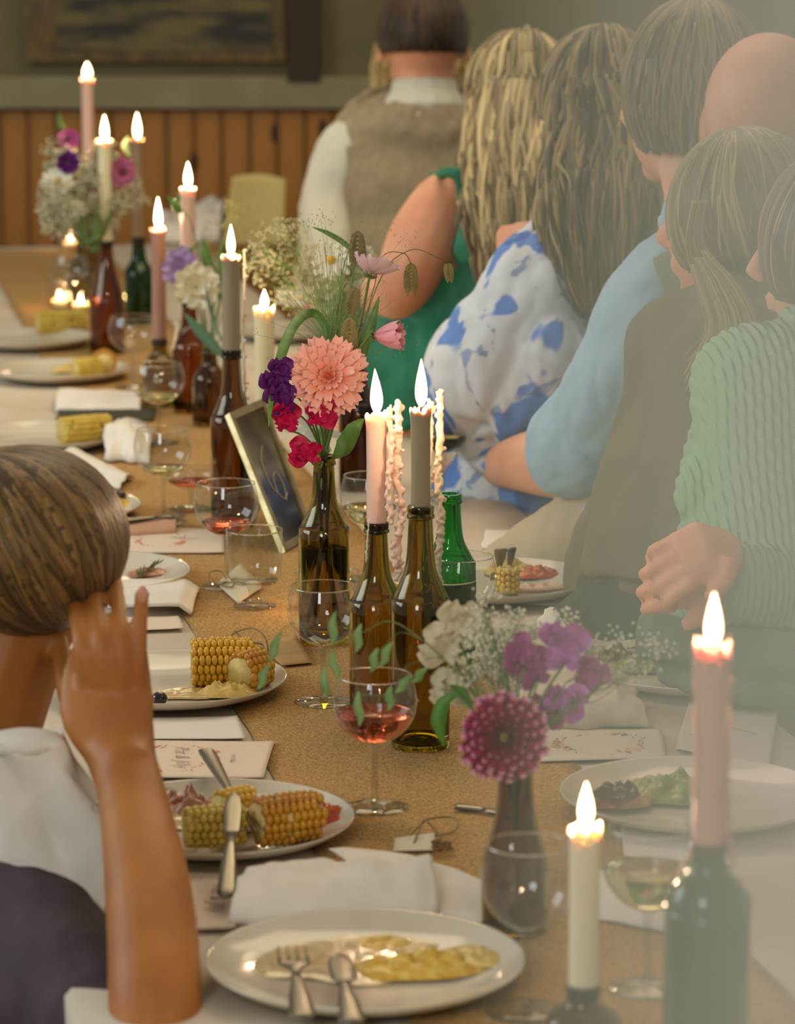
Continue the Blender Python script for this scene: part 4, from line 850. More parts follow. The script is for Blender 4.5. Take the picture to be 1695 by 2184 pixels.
# middle left bouquet
flower('cream_sweet_pea_cluster', 'large cream bloom beside the mauve candle', 'flower', mM, wp(418, 612, 12.9), TOCAM, PM['ivory'], [(6, 5, .036, .003), (5, 35, .026, .002)], calyx=False)
flower('lilac_bloom', 'pale lilac bloom above the large cream one', 'flower', mM, wp(392, 572, 12.8), TOCAM - RX * .4, PM['lilac'], [(5, 5, .032, .002), (4, 40, .022, .002)], calyx=False)
flower('cream_sweet_pea_cluster', 'smaller pale bloom hanging near the grey green candle', 'flower', mM, wp(462, 600, 12.7), TOCAM, PM['ivory'], [(5, 15, .02, .002)], calyx=False)
leaf_thing('broad_leaf', 'pointed blue green leaf left of the grey green candle bottle', mM, [([(478, 762, 13.2), (455, 738, 13.2), (425, 705, 13.2), (392, 668, 13.2)], [.002, .009, .010, .0003]), ([(480, 740, 13.2), (462, 700, 13), (445, 645, 13), (438, 600, 13)], [.001, .003, .003, .0003])], m=mat('blue_green_leaf', (84, 122, 92), .5))
leaf_thing('broad_leaf', 'long green leaves between mauve and grey green candles', mM, [([(470, 640, 12.8), (455, 590, 12.8), (438, 545, 12.8), (430, 505, 12.8)], [.002, .008, .009, .0003]), ([(395, 560, 12.8), (405, 535, 12.8), (425, 520, 12.8)], [.001, .005, .0003]), ([(480, 600, 12.8), (500, 560, 12.8), (545, 515, 12.8)], [.001, .007, .0003]), ([(490, 700, 12.8), (470, 560, 12.8), (478, 500, 12.8)], [.001, .005, .0003])])
bd = thing('green_bud', 'green closed bud in front of the salmon candle', 'flower', mM); hb = wp(376, 440, 12.6) - mM
MB().tube(spline([V((0, 0, -.04)), V((0, 0, 0)), wp(425, 560, 12.6) - mM, wp(405, 470, 12.6) - mM, hb], 6), .001, 6).build('stem', STEMG, bd)
ribbon(ribbon(MB().ell(hb, (.008, .008, .014), 12, 8, Matrix.Rotation(-.5, 3, 'Y')), [hb, hb + RX * -.01 + UP * .01, hb + RX * -.016 + UP * .018], [.002, .004, .0003], TOCAM), [hb, hb + RX * .004 + UP * .014, hb + RX * -.002 + UP * .024], [.002, .004, .0003], TOCAM).build('bud', GREEN, bd)
gyp('hazy grasses and gypsophila right of the salmon candle', mM, [(465, 520, 12.4, 3, 4), (530, 560, 12.4, 3, 3), (510, 460, 12.2, 3, 4)], 120, m=mat('gyp_olive', (186, 182, 120), .7), br=.0018)
# far left bouquet
flower('purple_bloom', 'purple bloom at the far left edge', 'flower', mL, wp(146, 348, 11.2), TOCAM, mat and PM['violet'], [(7, 10, .022, .002), (6, 45, .016, .002)], calyx=False)
flower('lisianthus', 'round rose pink bloom between the two tall far candles', 'flower', mL, wp(262, 368, 11.0), TOCAM, PM['pinkrose'], [(7, 8, .026, .002), (6, 35, .022, .002), (5, 65, .015, .001)], calyx=False)
flower('plum_bloom', 'dark plum bloom above the purple one', 'flower', mL, wp(148, 298, 11.0), TOCAM, PM['plum'], [(7, 15, .020, .002), (4, 50, .012, .001)], calyx=False)
flower('oxeye_daisy', 'white daisy with yellow eye at the left picture edge', 'flower', mL, wp(122, 388, 11.2), TOCAM, PM['daisy'], [(14, 5, .028, .003)], centre=YEL, cr=.007, sx=1.6)
gyp('gypsophila mass under the purple and pink blooms', mL, [(150, 430, 11, 5, 4), (185, 380, 11, 4, 3), (240, 440, 11, 3, 4), (150, 470, 11, 4, 3), (115, 420, 11.2, 3, 4), (285, 420, 10.8, 2, 3), (130, 460, 11.2, 4, 4), (215, 330, 11, 3, 3), (125, 330, 11, 3, 4)], 520, br=.0030, m=mat('gyp_grey', (198, 196, 166), .7))
leaf_thing('broad_leaf', 'dark green stems and leaves under the far left flowers', mL, [([(185, 520, 11.2), (175, 480, 11.2), (160, 440, 11.2)], [.006, .012, .002]), ([(200, 540, 11.2), (210, 490, 11.2), (200, 440, 11.2)], [.006, .014, .002]), ([(180, 520, 11.2), (215, 500, 11.2), (240, 450, 11)], [.004, .008, .002]), ([(150, 300, 11), (130, 270, 11), (125, 240, 11)], [.003, .008, .002])], m=mat('deep_leaf', (78, 98, 30), .5))
leaf_thing('pale_bud', 'pale green bud beside the flame of the taupe candle', mL, [([(278, 335, 11), (268, 312, 11), (275, 290, 11)], [.003, .008, .001])], m=mat('pale_bud', (140, 156, 104), .5))
# front bouquet
flower('magenta_dahlia', 'magenta ball dahlia with white petal tips in the front flared vase', 'flower', mF, wp(1075, 1573, 25.4), TOCAM + RX * -.05, PM['magenta'],
       [(18, -55, .026, .010), (21, -34, .031, .008), (22, -14, .032, .007), (21, 6, .031, .006), (19, 24, .028, .005), (16, 40, .024, .005), (13, 55, .019, .004), (10, 70, .015, .003), (7, 82, .010, .002)], centre=PGREEN, cr=.0045, sx=.92)
for (px, py, k_, sz, lb, u, s) in ((1208, 1400, 'mauve', .034, 'large mauve sweet pea with hooded petal, topmost of the front bunch', UP, 24.5), (1140, 1440, 'plum', .030, 'plum pink sweet pea left of the hooded one', UP - RX * .5, 24.5), (1245, 1450, 'plum', .024, 'plum sweet pea at the outer side of the bunch', UP + RX * .8, 24.4),
        (1190, 1490, 'mauve', .026, 'violet mauve sweet pea under the hooded one', -UP * .3 + RX, 24.5), (1160, 1500, 'plum', .024, 'dusty plum sweet pea, lowest of the bunch', -UP + RX * .2, 24.4), (1120, 1400, 'plum', .022, 'reddish plum sweet pea near the gypsophila', UP - RX, 24.6)):
    sweet_pea(lb, mF, wp(px, py, s), PM[k_], sz, TOCAM + RX * R.uniform(-.3, .3), 'mauve and plum sweet peas of the front vase', up=u, bend=wp(px * .6 + 430, py + 90, 25))
for (px, py, sz, lb, u) in ((975, 1345, .031, 'ivory sweet pea petal hood beside the green label', UP + RX * .1), (962, 1388, .031, 'ivory sweet pea wing pointing at the brown bottle', -RX + UP * .3), (985, 1432, .030, 'ivory sweet pea lower on the white stem', -RX * .2 - UP * .3), (975, 1470, .026, 'lowest ivory sweet pea bloom above the green leaf', -RX + UP * .1)):
    sweet_pea(lb, mF, wp(px, py, 23.6), PM['ivory'], sz, TOCAM + RX * .2, 'ivory sweet peas on one stem', up=u, bend=wp(1035, 1520, 24.4))
gyp('white gypsophila spray between the ivory and plum sweet peas', mF, [(1055, 1330, 24, 2.6, 2.4), (1080, 1400, 24, 2.6, 2.8), (1040, 1420, 24.3, 2.0, 2.6), (1110, 1370, 24, 2, 1.8), (1200, 1330, 23.8, 1.8, 1.2)], 620, br=.0020)
gyp('hazy gypsophila spray reaching right toward the dusty pink candle', mF, [(1340, 1400, 24, 3.2, 2.2), (1300, 1430, 24, 2.4, 1.8), (1390, 1385, 24, 2, 1.8), (1270, 1390, 24, 1.5, 1.5)], 260, br=.0017)
LEAFT = mat('soft_leaf', (96, 142, 76), .5, col2=(128, 166, 104), nscale=60, sss=.1)
L_ = [.0006, .0042, .0038, .0002]
def hang(x0, y0, x1, y1, s=23.6): return ([(x0, y0, s), (x0 * .6 + x1 * .4 - 3, y0 * .6 + y1 * .4, s), (x0 * .3 + x1 * .7 + 3, y0 * .3 + y1 * .7, s), (x1, y1, s)], L_)
lt = thing('leafy_tendril', 'fine tendril with paired leaves trailing over the rose wine glass', 'leaf', mF)
main = [(1070, 1640, 25), (1010, 1480, 24.4), (960, 1420, 24), (900, 1365, 23.8), (830, 1325, 23.6), (760, 1350, 23.6), (715, 1300, 23.6)]
MB().tube(spline([V((0, 0, -.02))] + [wp(*p) - mF for p in main], 8), .0006, 5).build('stem', STEMG, lt)
for a in ([(900, 1365, 23.8), (850, 1350, 23.6), (800, 1400, 23.6)], [(940, 1400, 23.8), (870, 1420, 23.6), (830, 1480, 23.6), (762, 1480, 23.6)], [(760, 1350, 23.6), (700, 1380, 23.6), (640, 1330, 23.6), (600, 1345, 23.6), (560, 1420, 23.6)]):
    MB().tube(spline([wp(*p) - mF for p in a], 8), .0004, 4).build('stem', STEMG, lt)
for q in (hang(715, 1305, 706, 1378), hang(708, 1385, 718, 1452), hang(694, 1420, 692, 1490), hang(600, 1348, 573, 1412), hang(575, 1416, 548, 1472), hang(838, 1368, 808, 1424), hang(806, 1382, 790, 1434), hang(912, 1424, 878, 1456), hang(880, 1440, 842, 1478), hang(765, 1474, 766, 1550), hang(835, 1462, 828, 1516), hang(770, 1330, 758, 1392)):
    ribbon(MB(), [wp(*p) - mF for p in q[0]], q[1], TOCAM).build('leaf', LEAFT, lt, True, .0003)
leaf_thing('broad_leaf', 'bright green leaf hanging before the base of the tall olive brown bottle', mF, [([(975, 1478, 24), (945, 1500, 24), (935, 1540, 24), (948, 1592, 24)], [.001, .006, .007, .0003]), ([(960, 1462, 24), (985, 1480, 24), (1008, 1515, 24.2)], [.001, .006, .001])], m=mat('bright_leaf', (92, 142, 50), .45))
# stems standing in the vase bottle's water
vs_ = MB()
for k in range(4):
    a = k * 1.6; vs_.tube([(.009 * math.cos(a), .009 * math.sin(a), hV - .02), (.004 * math.cos(a + 1), .004 * math.sin(a + 1), .12), (.018 * math.cos(a + 2.4), .014 * math.sin(a + 2.4), .02)], .0016, 6)
vs_.build('cut_stems', mat('dark_stem', (60, 64, 26), .6), tV)
# ---------------------------------------------------------------- people
def wps(pts): return [wp(*p) for p in pts]
def limb(mb, pts, rad, n=14, ref=RX, sub=5):
    """pts: (px, py, s) rows or world points; rad: cm or (wide cm, deep cm) per point"""
    P_ = [wp(*p) if not isinstance(p, Vector) else p for p in pts]; r = [(q if isinstance(q, tuple) else (q, q)) for q in rad]
    sp = spline(P_, sub); rs = spline([V((a, b, 0)) for a, b in r], sub); mb.tube(sp, [(max(x.x, .1) / 100, max(x.y, .1) / 100) for x in rs], n, ref=ref)
    a, b = rs[0], rs[-1]
    mb.ell(sp[0], max(a.x, .1) / 100 * .92 if a.x < 9 else (a.x / 100 * .9, a.y / 100 * .9, .03), 12, 8); mb.ell(sp[-1], max(b.x, .1) / 100 * .92 if b.x < 9 else (b.x / 100 * .9, b.y / 100 * .9, .03), 12, 8)
    return mb
def add_head(mb, c, face, tilt=0, k=1.0, ears=True):
    """skull, jaw, brow, nose, lips, ears; face = the way it looks"""
    f = V(face).normalized(); sd = f.cross(UP).normalized(); up = sd.cross(f)
    M = Matrix((sd, f, up)).transposed(); g = lambda x, y, z: c + M @ V((x * k, y * k, z * k))
    mb.ell(g(0, -.012, .02), (.074 * k, .092 * k, .088 * k), 20, 14, M); mb.ell(g(0, .018, -.03), (.060 * k, .066 * k, .078 * k), 18, 12, M)
    mb.ell(g(0, .052, -.088), (.028 * k, .024 * k, .020 * k), 12, 8, M); mb.ell(g(0, .078, .028), (.048 * k, .012 * k, .012 * k), 12, 8, M)
    mb.tube([g(0, .082, .02), g(0, .096, -.005), g(0, .104, -.022), g(0, .090, -.032)], [.006 * k, .008 * k, .012 * k, .010 * k], 10)
    mb.ell(g(0, .082, -.052), (.022 * k, .008 * k, .006 * k), 10, 6, M); mb.ell(g(0, .080, -.063), (.019 * k, .008 * k, .006 * k), 10, 6, M)
    for s_ in (-1, 1):
        mb.ell(g(s_ * .040, .062, -.02), (.018 * k, .016 * k, .018 * k), 10, 8, M)
        if ears: mb.ell(g(s_ * .076, -.002, -.008), (.007 * k, .018 * k, .031 * k), 10, 8, M); mb.ell(g(s_ * .080, .004, -.028), (.006 * k, .009 * k, .010 * k), 8, 6, M)
    return M
def add_eyes(t, base, c, face, k=1.0):
    f = V(face).normalized(); sd = f.cross(UP).normalized(); up = sd.cross(f); M = Matrix((sd, f, up)).transposed()
    e = MB(); p = MB()
    for s_ in (-1, 1):
        q = c - base + M @ V((s_ * .031 * k, .070 * k, .006 * k)); e.ell(q, .0125 * k, 12, 8); p.ell(q + f * .0085 * k, .006 * k, 10, 6)
    o = e.build('eyes', mat('eye_white', (226, 220, 210), .3), t); p.build('iris', mat('brown_iris', (70, 48, 30), .2), o)
def person(label, base): return thing('person', label, 'person', base)
def hairm(name, dark, light, rough=.42): return mat(name, dark, rough, col2=light, attr='shade', ramp=(0, 1), spec=.35, bump=.25, bscale=240, sheen=.1)
def hair_mass(parent, base, L, Rr, deep, m, locks=120, seed=1, fx=0, th=(3.3, 6.1), lr=.0045, wav=.012, tail=.06):
    """long hair: L/Rr outline rows (px,py,s), deep = half depth cm per row; locks run down its camera side"""
    rr = random.Random(seed); n = 5; a = spline(wps(L), n); b = spline(wps(Rr), n); d = spline([V((q, 0, 0)) for q in deep], n); m_ = min(len(a), len(b)); core = MB(); cs_ = []; rs = []
    for i in range(m_):
        cs_.append((a[i] + b[i]) / 2 - base); rs.append(((a[i] - b[i]).length / 2, d[i].x / 100))
    core.tube(cs_, [(x * .93, y * .9) for x, y in rs], 40, ref=RX); core.ell(cs_[0], (rs[0][0] * .93, rs[0][1] * .9, .03), 16, 8)
    vs = core.v
    for i, p in enumerate(vs): vs[i] = p + V((nz((p.x * 60, p.y * 60, p.z * 3), 1), nz((p.x * 60, p.y * 60, p.z * 3 + 9), 1), 0)) * .003
    core.a = [rr.random() * .5 for _ in core.a]
    core.build('hair_mass', m, parent)
    fr2 = []
    for i in range(m_):
        tg = (cs_[min(i + 1, m_ - 1)] - cs_[max(i - 1, 0)]).normalized(); sd_ = (RX - tg * tg.dot(RX)).normalized(); fr2.append((sd_, sd_.cross(tg)))
    lk = MB()
    for q in range(int(locks * 1.7)):
        t0 = rr.uniform(*th); ph = rr.uniform(0, 9); st_ = int(rr.uniform(0, .5) ** 1.3 * m_); en = min(m_ - 1, int(m_ * rr.uniform(.6, 1.02))); ps = []; rd = []; am = rr.uniform(.5, 1) * wav; r0 = lr * rr.uniform(.35, 1.15)
        dr = rr.uniform(-.35, .35); kk = rr.uniform(.95, 1.03)
        for i in range(st_, en + 1):
            f = (i - st_) / max(1, en - st_); x, y = rs[i]; tt = t0 + dr * f + .14 * math.sin(f * 5 + ph)
            p = cs_[i] + fr2[i][0] * (x * kk * math.cos(tt)) + fr2[i][1] * (y * kk * math.sin(tt)) + V((nz((f * 5, ph, 1)), nz((f * 5, ph, 7)), 0)) * am
            ps.append(p); w_ = (.35 + .65 * min(1, f * 4)) * max(.05, 1 - f ** 2.2); rd.append((r0 * w_, r0 * .5 * w_))
        if len(ps) > 3: lk.tube(ps, rd, 6, ref=RX, a=rr.random() ** 1.5)
    o = lk.build('hair_locks', m, parent); o['kind'] = 'stuff'; return o
def hair_cap(parent, base, c, r, pole, end, m, locks=160, seed=1, t1=.8, lr=.004, core=True, spread=math.pi * 2, a0=0, flick=0):
    """short or gathered hair on a skull ellipsoid: locks follow meridians from pole toward end"""
    rr = random.Random(seed); c = c - base; pole = V(pole).normalized(); ax = pole; e = V(end).normalized(); A = (e - ax * ax.dot(e)).normalized(); B = ax.cross(A)
    if core:
        cm = MB()
        def fn(u, v):
            a = a0 + (u - .5) * spread; th = v * t1 * math.pi; d = ax * math.cos(th) + (A * math.cos(a) + B * math.sin(a)) * math.sin(th); return c + V((d.x * r[0], d.y * r[1], d.z * r[2])) * (.985 + .012 * nz((a * 9, th, 1), 1))
        cm.grid(fn, 48, 20); o = cm.build('hair_mass', m, parent, True, .006)
    lk = MB()
    for q in range(locks):
        a = a0 + rr.uniform(-.5, .5) * spread; s_ = rr.uniform(0, .4) * t1; en = t1 * rr.uniform(.75, 1.03); ps = []; rd = []; ph = rr.uniform(0, 9); r0 = lr * rr.uniform(.5, 1.3)
        for i in range(14):
            f = i / 13; th = (s_ + (en - s_) * f) * math.pi; aa = a + .10 * math.sin(f * 3 + ph); d = ax * math.cos(th) + (A * math.cos(aa) + B * math.sin(aa)) * math.sin(th)
            ps.append(c + V((d.x * r[0], d.y * r[1], d.z * r[2])) * (1.0 + .012 * nz((ph, f * 4, 2), 1) + flick * f ** 3 * rr.random())); rd.append((r0 * (.4 + .6 * s2(.1 + .8 * f)), r0 * .4))
        lk.tube(ps, rd, 5, a=rr.random())
    o = lk.build('hair_locks', m, parent); o['kind'] = 'stuff'; return o
def folds(fr, amp, dirv=(1, 1, .35), seed=0):
    return lambda p: amp * (nz((p.x * fr * dirv[0] + seed, p.y * fr * dirv[1], p.z * fr * dirv[2]), 1) + .5 * abs(nz((p.x * fr * 2.1, p.y * fr * 2.1 + seed, p.z * fr * 1.2), 1)))
def rel(mb, base): mb.v = [p - base for p in mb.v]; return mb
def floorp(px, py, s): p = wp(px, py, s); return V((p.x, p.y, 0))
def legs(mb, hipL, hipR, fwd, r=8.2, zk=.50, ln=.44):
    f = V(fwd).normalized()
    for h_ in (hipL, hipR):
        kn = h_ + f * ln; kn.z = zk; an = kn + f * -.03; an.z = .08; limb(mb, [h_, kn], [r, r * .72]); limb(mb, [kn, an], [r * .68, r * .48]); mb.ell(an + f * .06 + V((0, 0, -.035)), (.045, .045, .04), 10, 8); mb.ell(an + f * .12 + V((0, 0, -.045)), (.04, .05, .032), 10, 8)
SHOE = None
# --- 1 far man in linen waistcoat, back to the camera
b0 = floorp(890, 700, 10.5); t = person('man in beige linen waistcoat over white shirt, seated with his back turned', b0)
hd = wp(902, 92, 10.5); FA = FX + RX * -.1
sk = MB(); add_head(sk, hd, FA, k=1.12); limb(sk, [(905, 160, 10.5), (905, 235, 10.5)], [6.4, 6.8])
limb(sk, [(905, 290, 10.4), (895, 450, 10.4), (890, 640, 10.4)], [(16, 9.5), (14, 9.5), (15, 11)], 24)
lhip = wp(850, 660, 10.4); rhip = wp(940, 660, 10.3); legs(sk, lhip, rhip, FX, ln=.40)
limb(sk, [(735, 330, 10.4), (700, 470, 10.4), (690, 590, 10.5)], [5.2, 4.6, 4]); limb(sk, [(690, 590, 10.5), (720, 600, 10.0), (760, 560, 9.4)], [4, 3.4, 2.8]); limb(sk, [(760, 560, 9.4), (775, 550, 9.25)], [(3.8, 1.6), (3.6, 1.4)])
for k in range(5): limb(sk, [(772, 552 - k * 4, 9.3), (790, 545 - k * 5, 9.2), (802, 552 - k * 5, 9.1)], [.9, .8, .7], 8)
limb(sk, [(1065, 335, 10.4), (1090, 470, 10.4), (1080, 590, 10.4)], [5.2, 4.6, 4]); limb(sk, [(1080, 590, 10.4), (1020, 590, 9.8)], [4, 3])
mobj('body', remesh(rel(sk, b0), .0075, 3), SKIN, t)
sh = MB(); limb(sh, [(905, 214, 10.5), (905, 258, 10.5)], [7.4, 8.2]); limb(sh, [(905, 300, 10.4), (895, 450, 10.4), (888, 660, 10.4)], [(16.0, 9.5), (14.0, 9.5), (15.5, 11)], 24)
limb(sh, [(790, 285, 10.4), (735, 335, 10.4), (703, 440, 10.4), (697, 560, 10.5), (690, 610, 10.5)], [6, 6.6, 6.2, 5.6, 5.2]); limb(sh, [(690, 600, 10.5), (725, 606, 10.0), (755, 570, 9.5)], [5.2, 4.6, 3.8])
limb(sh, [(1000, 290, 10.4), (1062, 335, 10.4), (1095, 450, 10.4), (1085, 600, 10.4)], [6, 6.6, 6.2, 5.2])
mobj('shirt', remesh(rel(sh, b0), .007, 4), mat('white_shirt', (206, 206, 188), .8), t, folds(22, .006))
wc_ = MB(); limb(wc_, [(905, 246, 10.45), (905, 268, 10.45), (902, 300, 10.4), (898, 400, 10.4), (892, 500, 10.4), (888, 670, 10.4)], [(10.5, 9.6), (15.6, 11.6), (19.0, 12.8), (17.8, 13), (16.4, 12.6), (17.8, 13.6)], 32)
limb(wc_, [(800, 272, 10.42), (900, 262, 10.42), (1010, 275, 10.42)], [(6.2, 7.4), (8, 8), (6.2, 7.4)])
mobj('waistcoat', remesh(rel(wc_, b0), .007, 4), mat('beige_linen_waistcoat', (158, 144, 116), .9, col2=(146, 132, 104), nscale=60, bump=.4, bscale=500), t, folds(14, .008, (.6, .6, 1.2)))
cl = MB(); limb(cl, [(905, 205, 10.5), (905, 232, 10.5)], [(7.9, 7.6), (8.6, 8.4)]); mobj('collar', remesh(rel(cl, b0), .005, 2), mat('white_shirt', (206, 206, 188), .8), t)
HB = hairm('dark_brown_hair', (40, 28, 18), (84, 62, 42)); hair_cap(t, b0, hd + V((0, 0, .018)) - FX * .013, (.092, .112, .106), UP + FX * .1, -FX, HB, 260, 3, t1=.62, lr=.0036, spread=4.2)
add_eyes(t, b0, hd, FA, 1.12)
tr_ = MB(); legs(tr_, wp(850, 670, 10.4), wp(940, 670, 10.3), FX, 9.2, ln=.40); mobj('trousers', remesh(rel(tr_, b0), .009, 3), mat('beige_trousers', (150, 132, 100), .9), t, folds(16, .006))
# --- 2 blond person beyond him, bare pink shoulder
b0 = floorp(880, 600, 9.7); t = person('blond person with bare shoulder mostly hidden beyond the waistcoat man', b0); hd = wp(885, 120, 9.7)
sk = MB(); add_head(sk, hd, -FX + RX * .2); limb(sk, [(885, 180, 9.7), (880, 260, 9.7)], [5.4, 5.6]); limb(sk, [(880, 290, 9.7), (880, 450, 9.7), (880, 600, 9.7)], [(14.5, 8.5), (12.5, 8.5), (15, 11)], 20)
limb(sk, [(800, 262, 9.7), (765, 285, 9.7), (748, 400, 9.7), (745, 500, 9.7)], [4.6, 5.2, 4.4, 4]); limb(sk, [(960, 275, 9.7), (1000, 300, 9.7), (1020, 400, 9.7)], [5, 5, 4.2]); legs(sk, wp(850, 590, 9.7), wp(910, 590, 9.7), -FX * .3 + RX * -1, 7.6)
mobj('body', remesh(rel(sk, b0), .008, 3), SKINP, t); ds = MB(); limb(ds, [(880, 330, 9.7), (880, 450, 9.7), (880, 610, 9.7)], [(15.5, 10), (14, 10), (17, 13)], 24); legs(ds, wp(850, 590, 9.7), wp(910, 590, 9.7), -FX * .3 + RX * -1, 9)
mobj('dress', remesh(rel(ds, b0), .008, 3), mat('dusty_pink_dress', (190, 140, 120), .8), t, folds(20, .005))
BL = hairm('blond_hair', (150, 120, 70), (216, 190, 130)); hair_mass(t, b0, [(850, 30, 9.7), (800, 90, 9.7), (795, 170, 9.7), (812, 225, 9.7), (840, 260, 9.7)], [(920, 30, 9.7), (990, 90, 9.7), (1010, 170, 9.7), (1020, 220, 9.7), (985, 262, 9.7)], [6, 9, 9, 7, 4], BL, 70, 4); add_eyes(t, b0, hd, -FX + RX * .2)
# --- 3 woman in green dress
b0 = floorp(1050, 900, 12.6); t = person('woman with long wavy blond hair and green sleeveless dress, bare arm on the table', b0); hd = wp(1110, 215, 12.5); F3 = FX * .9 - RX * .45
sk = MB(); add_head(sk, hd, F3); limb(sk, [(1105, 300, 12.5), (1085, 370, 12.6)], [5.4, 5.6])
limb(sk, [(1070, 425, 12.6), (1040, 560, 12.65), (1015, 760, 12.7), (1010, 830, 12.7)], [(11.5, 8), (11, 7.6), (11.5, 8.5), (12, 8.5)], 24)
limb(sk, [(1000, 425, 12.75), (955, 438, 12.85), (905, 510, 12.9), (870, 590, 12.9), (856, 640, 12.85)], [5.0, 5.8, 6.0, 5.4, 4.6]); limb(sk, [(860, 640, 12.85), (820, 625, 12.3), (790, 615, 11.4), (765, 600, 11.1)], [4.9, 4.6, 3.8, 2.9])
limb(sk, [(768, 602, 11.1), (745, 590, 10.9)], [(3.6, 1.6), (3.6, 1.4)])
for k in range(5): limb(sk, [(748, 596 - k * 5, 10.9), (725, 592 - k * 6, 10.8), (712, 600 - k * 6, 10.75)], [.9, .75, .6], 8)
limb(sk, [(1140, 430, 12.6), (1190, 560, 12.7), (1170, 700, 12.7)], [5.2, 4.8, 4.2])
legs(sk, wp(960, 850, 12.8), wp(1060, 850, 12.8), -RX + FX * .3)
mobj('body', remesh(rel(sk, b0), .006, 3), SKIN, t)
ds = MB(); limb(ds, [(1050, 470, 12.6), (1020, 570, 12.7), (985, 700, 12.7), (960, 800, 12.7), (980, 880, 12.7)], [(11.0, 9.5), (13.5, 10), (15, 11.5), (16.5, 13), (17, 13)], 28); legs(ds, wp(950, 860, 12.7), wp(1060, 860, 12.8), -RX + FX * .3, 10, ln=.36)
limb(ds, [(912, 384, 12.7), (945, 370, 13.0), (985, 370, 13.1), (1010, 400, 13.0)], [(.4, .8), (.8, .8), (1.0, .8), (1.0, .8)], 10); limb(ds, [(978, 372, 13.1), (992, 430, 13.1), (1012, 520, 13.1)], [(1.0, .6), (1.5, .8), (4, 2)], 12); limb(ds, [(1075, 415, 12.65), (1055, 500, 12.7), (1020, 600, 12.7)], [(11, 9.4), (13.6, 10.2), (13.8, 10.6)], 28)
mobj('dress', remesh(rel(ds, b0), .0055, 3), mat('emerald_dress', (28, 128, 96), .6, col2=(20, 104, 76), nscale=12), t, folds(24, .007, (1, 1, .25)))
HBL = hairm('ash_blond_hair', (78, 58, 30), (214, 192, 138)); hair_mass(t, b0, [(1075, 118, 12.6), (1030, 165, 12.65), (1005, 250, 12.7), (985, 330, 12.9), (985, 400, 13.05), (998, 470, 13.15), (1012, 540, 13.2), (1030, 620, 13.2)],
          [(1160, 118, 12.6), (1210, 170, 12.65), (1220, 260, 12.7), (1220, 360, 12.9), (1215, 450, 13.05), (1200, 530, 13.15), (1180, 600, 13.15), (1130, 660, 13.15)], [8, 10.5, 11, 10, 9, 8.5, 7, 5], HBL, 190, 5, wav=.016, tail=.10, lr=.0055)
hair_cap(t, b0, hd + V((0, 0, .012)), (.094, .104, .108), UP, -FX, HBL, 90, 31, t1=.6, lr=.005)
add_eyes(t, b0, hd, F3)
st3 = MB(); st3.tube(spline([p - b0 for p in wps([(985, 440, 13.6), (970, 500, 13.7), (962, 540, 13.7), (975, 575, 13.7)])], 8), [.003, .004, .003, .001] and .0028, 5)
st3.tube(spline([p - b0 for p in wps([(1000, 430, 13.6), (1012, 500, 13.8), (1015, 560, 13.8), (1018, 600, 13.8)])], 8), .003, 5); st3.build('loose_strands', HBL, t)
# --- 4 woman in blue and white floral dress
b0 = floorp(1220, 1000, 14.2); t = person('woman with long brown hair in white dress printed with blue flowers', b0); hd = wp(1285, 225, 14.1); F4 = FX * .9 - RX * .3
sk = MB(); add_head(sk, hd, F4, ears=True); limb(sk, [(1285, 320, 14.1), (1270, 410, 14.1)], [5.4, 5.6]); limb(sk, [(1250, 520, 14.1), (1230, 680, 14.2), (1220, 880, 14.3)], [(14, 9), (12, 9), (15, 11)], 24)
limb(sk, [(1165, 540, 14.1), (1110, 690, 14.0), (1040, 850, 13.9)], [5, 4.6, 4]); limb(sk, [(1040, 850, 13.9), (1020, 870, 13.4), (1000, 860, 12.9)], [4, 3.4, 2.6]); limb(sk, [(1340, 540, 14.1), (1380, 700, 14.2), (1340, 850, 14.2)], [5, 4.6, 4])
legs(sk, wp(1180, 960, 14.3), wp(1270, 960, 14.4), -RX + FX * .4)
mobj('body', remesh(rel(sk, b0), .0065, 3), SKIN, t)
def floral():
    m = mat('blue_floral_cotton', (206, 212, 216), .75); nt = m.node_tree; b = nt.nodes['Principled BSDF']; tc = nt.nodes.new('ShaderNodeTexCoord')
    v1 = nt.nodes.new('ShaderNodeTexNoise'); v1.inputs['Scale'].default_value = 12; v1.inputs['Detail'].default_value = 2; v1.inputs['Distortion'].default_value = .6
    v2 = nt.nodes.new('ShaderNodeTexNoise'); v2.inputs['Scale'].default_value = 17; v2.inputs['Detail'].default_value = 3; v2.inputs['Distortion'].default_value = 1
    r1 = nt.nodes.new('ShaderNodeValToRGB'); r1.color_ramp.elements[0].position = .54; r1.color_ramp.elements[0].color = lin((208, 214, 220)) + (1,); r1.color_ramp.elements[1].position = .575; r1.color_ramp.elements[1].color = lin((96, 136, 204)) + (1,)
    r2 = nt.nodes.new('ShaderNodeValToRGB'); r2.color_ramp.elements[0].position = .60; r2.color_ramp.elements[0].color = (1, 1, 1, 1); r2.color_ramp.elements[1].position = .64; r2.color_ramp.elements[1].color = (.42, .5, .72, 1)
    mx = nt.nodes.new('ShaderNodeMix'); mx.data_type = 'RGBA'; mx.blend_type = 'MULTIPLY'; mx.inputs['Factor'].default_value = 1
    nt.links.new(tc.outputs['Object'], v1.inputs[0]); nt.links.new(tc.outputs['Object'], v2.inputs[0]); nt.links.new(v1.outputs[0], r1.inputs[0]); nt.links.new(v2.outputs[0], r2.inputs[0])
    nt.links.new(r1.outputs[0], mx.inputs['A']); nt.links.new(r2.outputs[0], mx.inputs['B']); nt.links.new(mx.outputs['Result'], b.inputs['Base Color']); return m
FLM = floral()
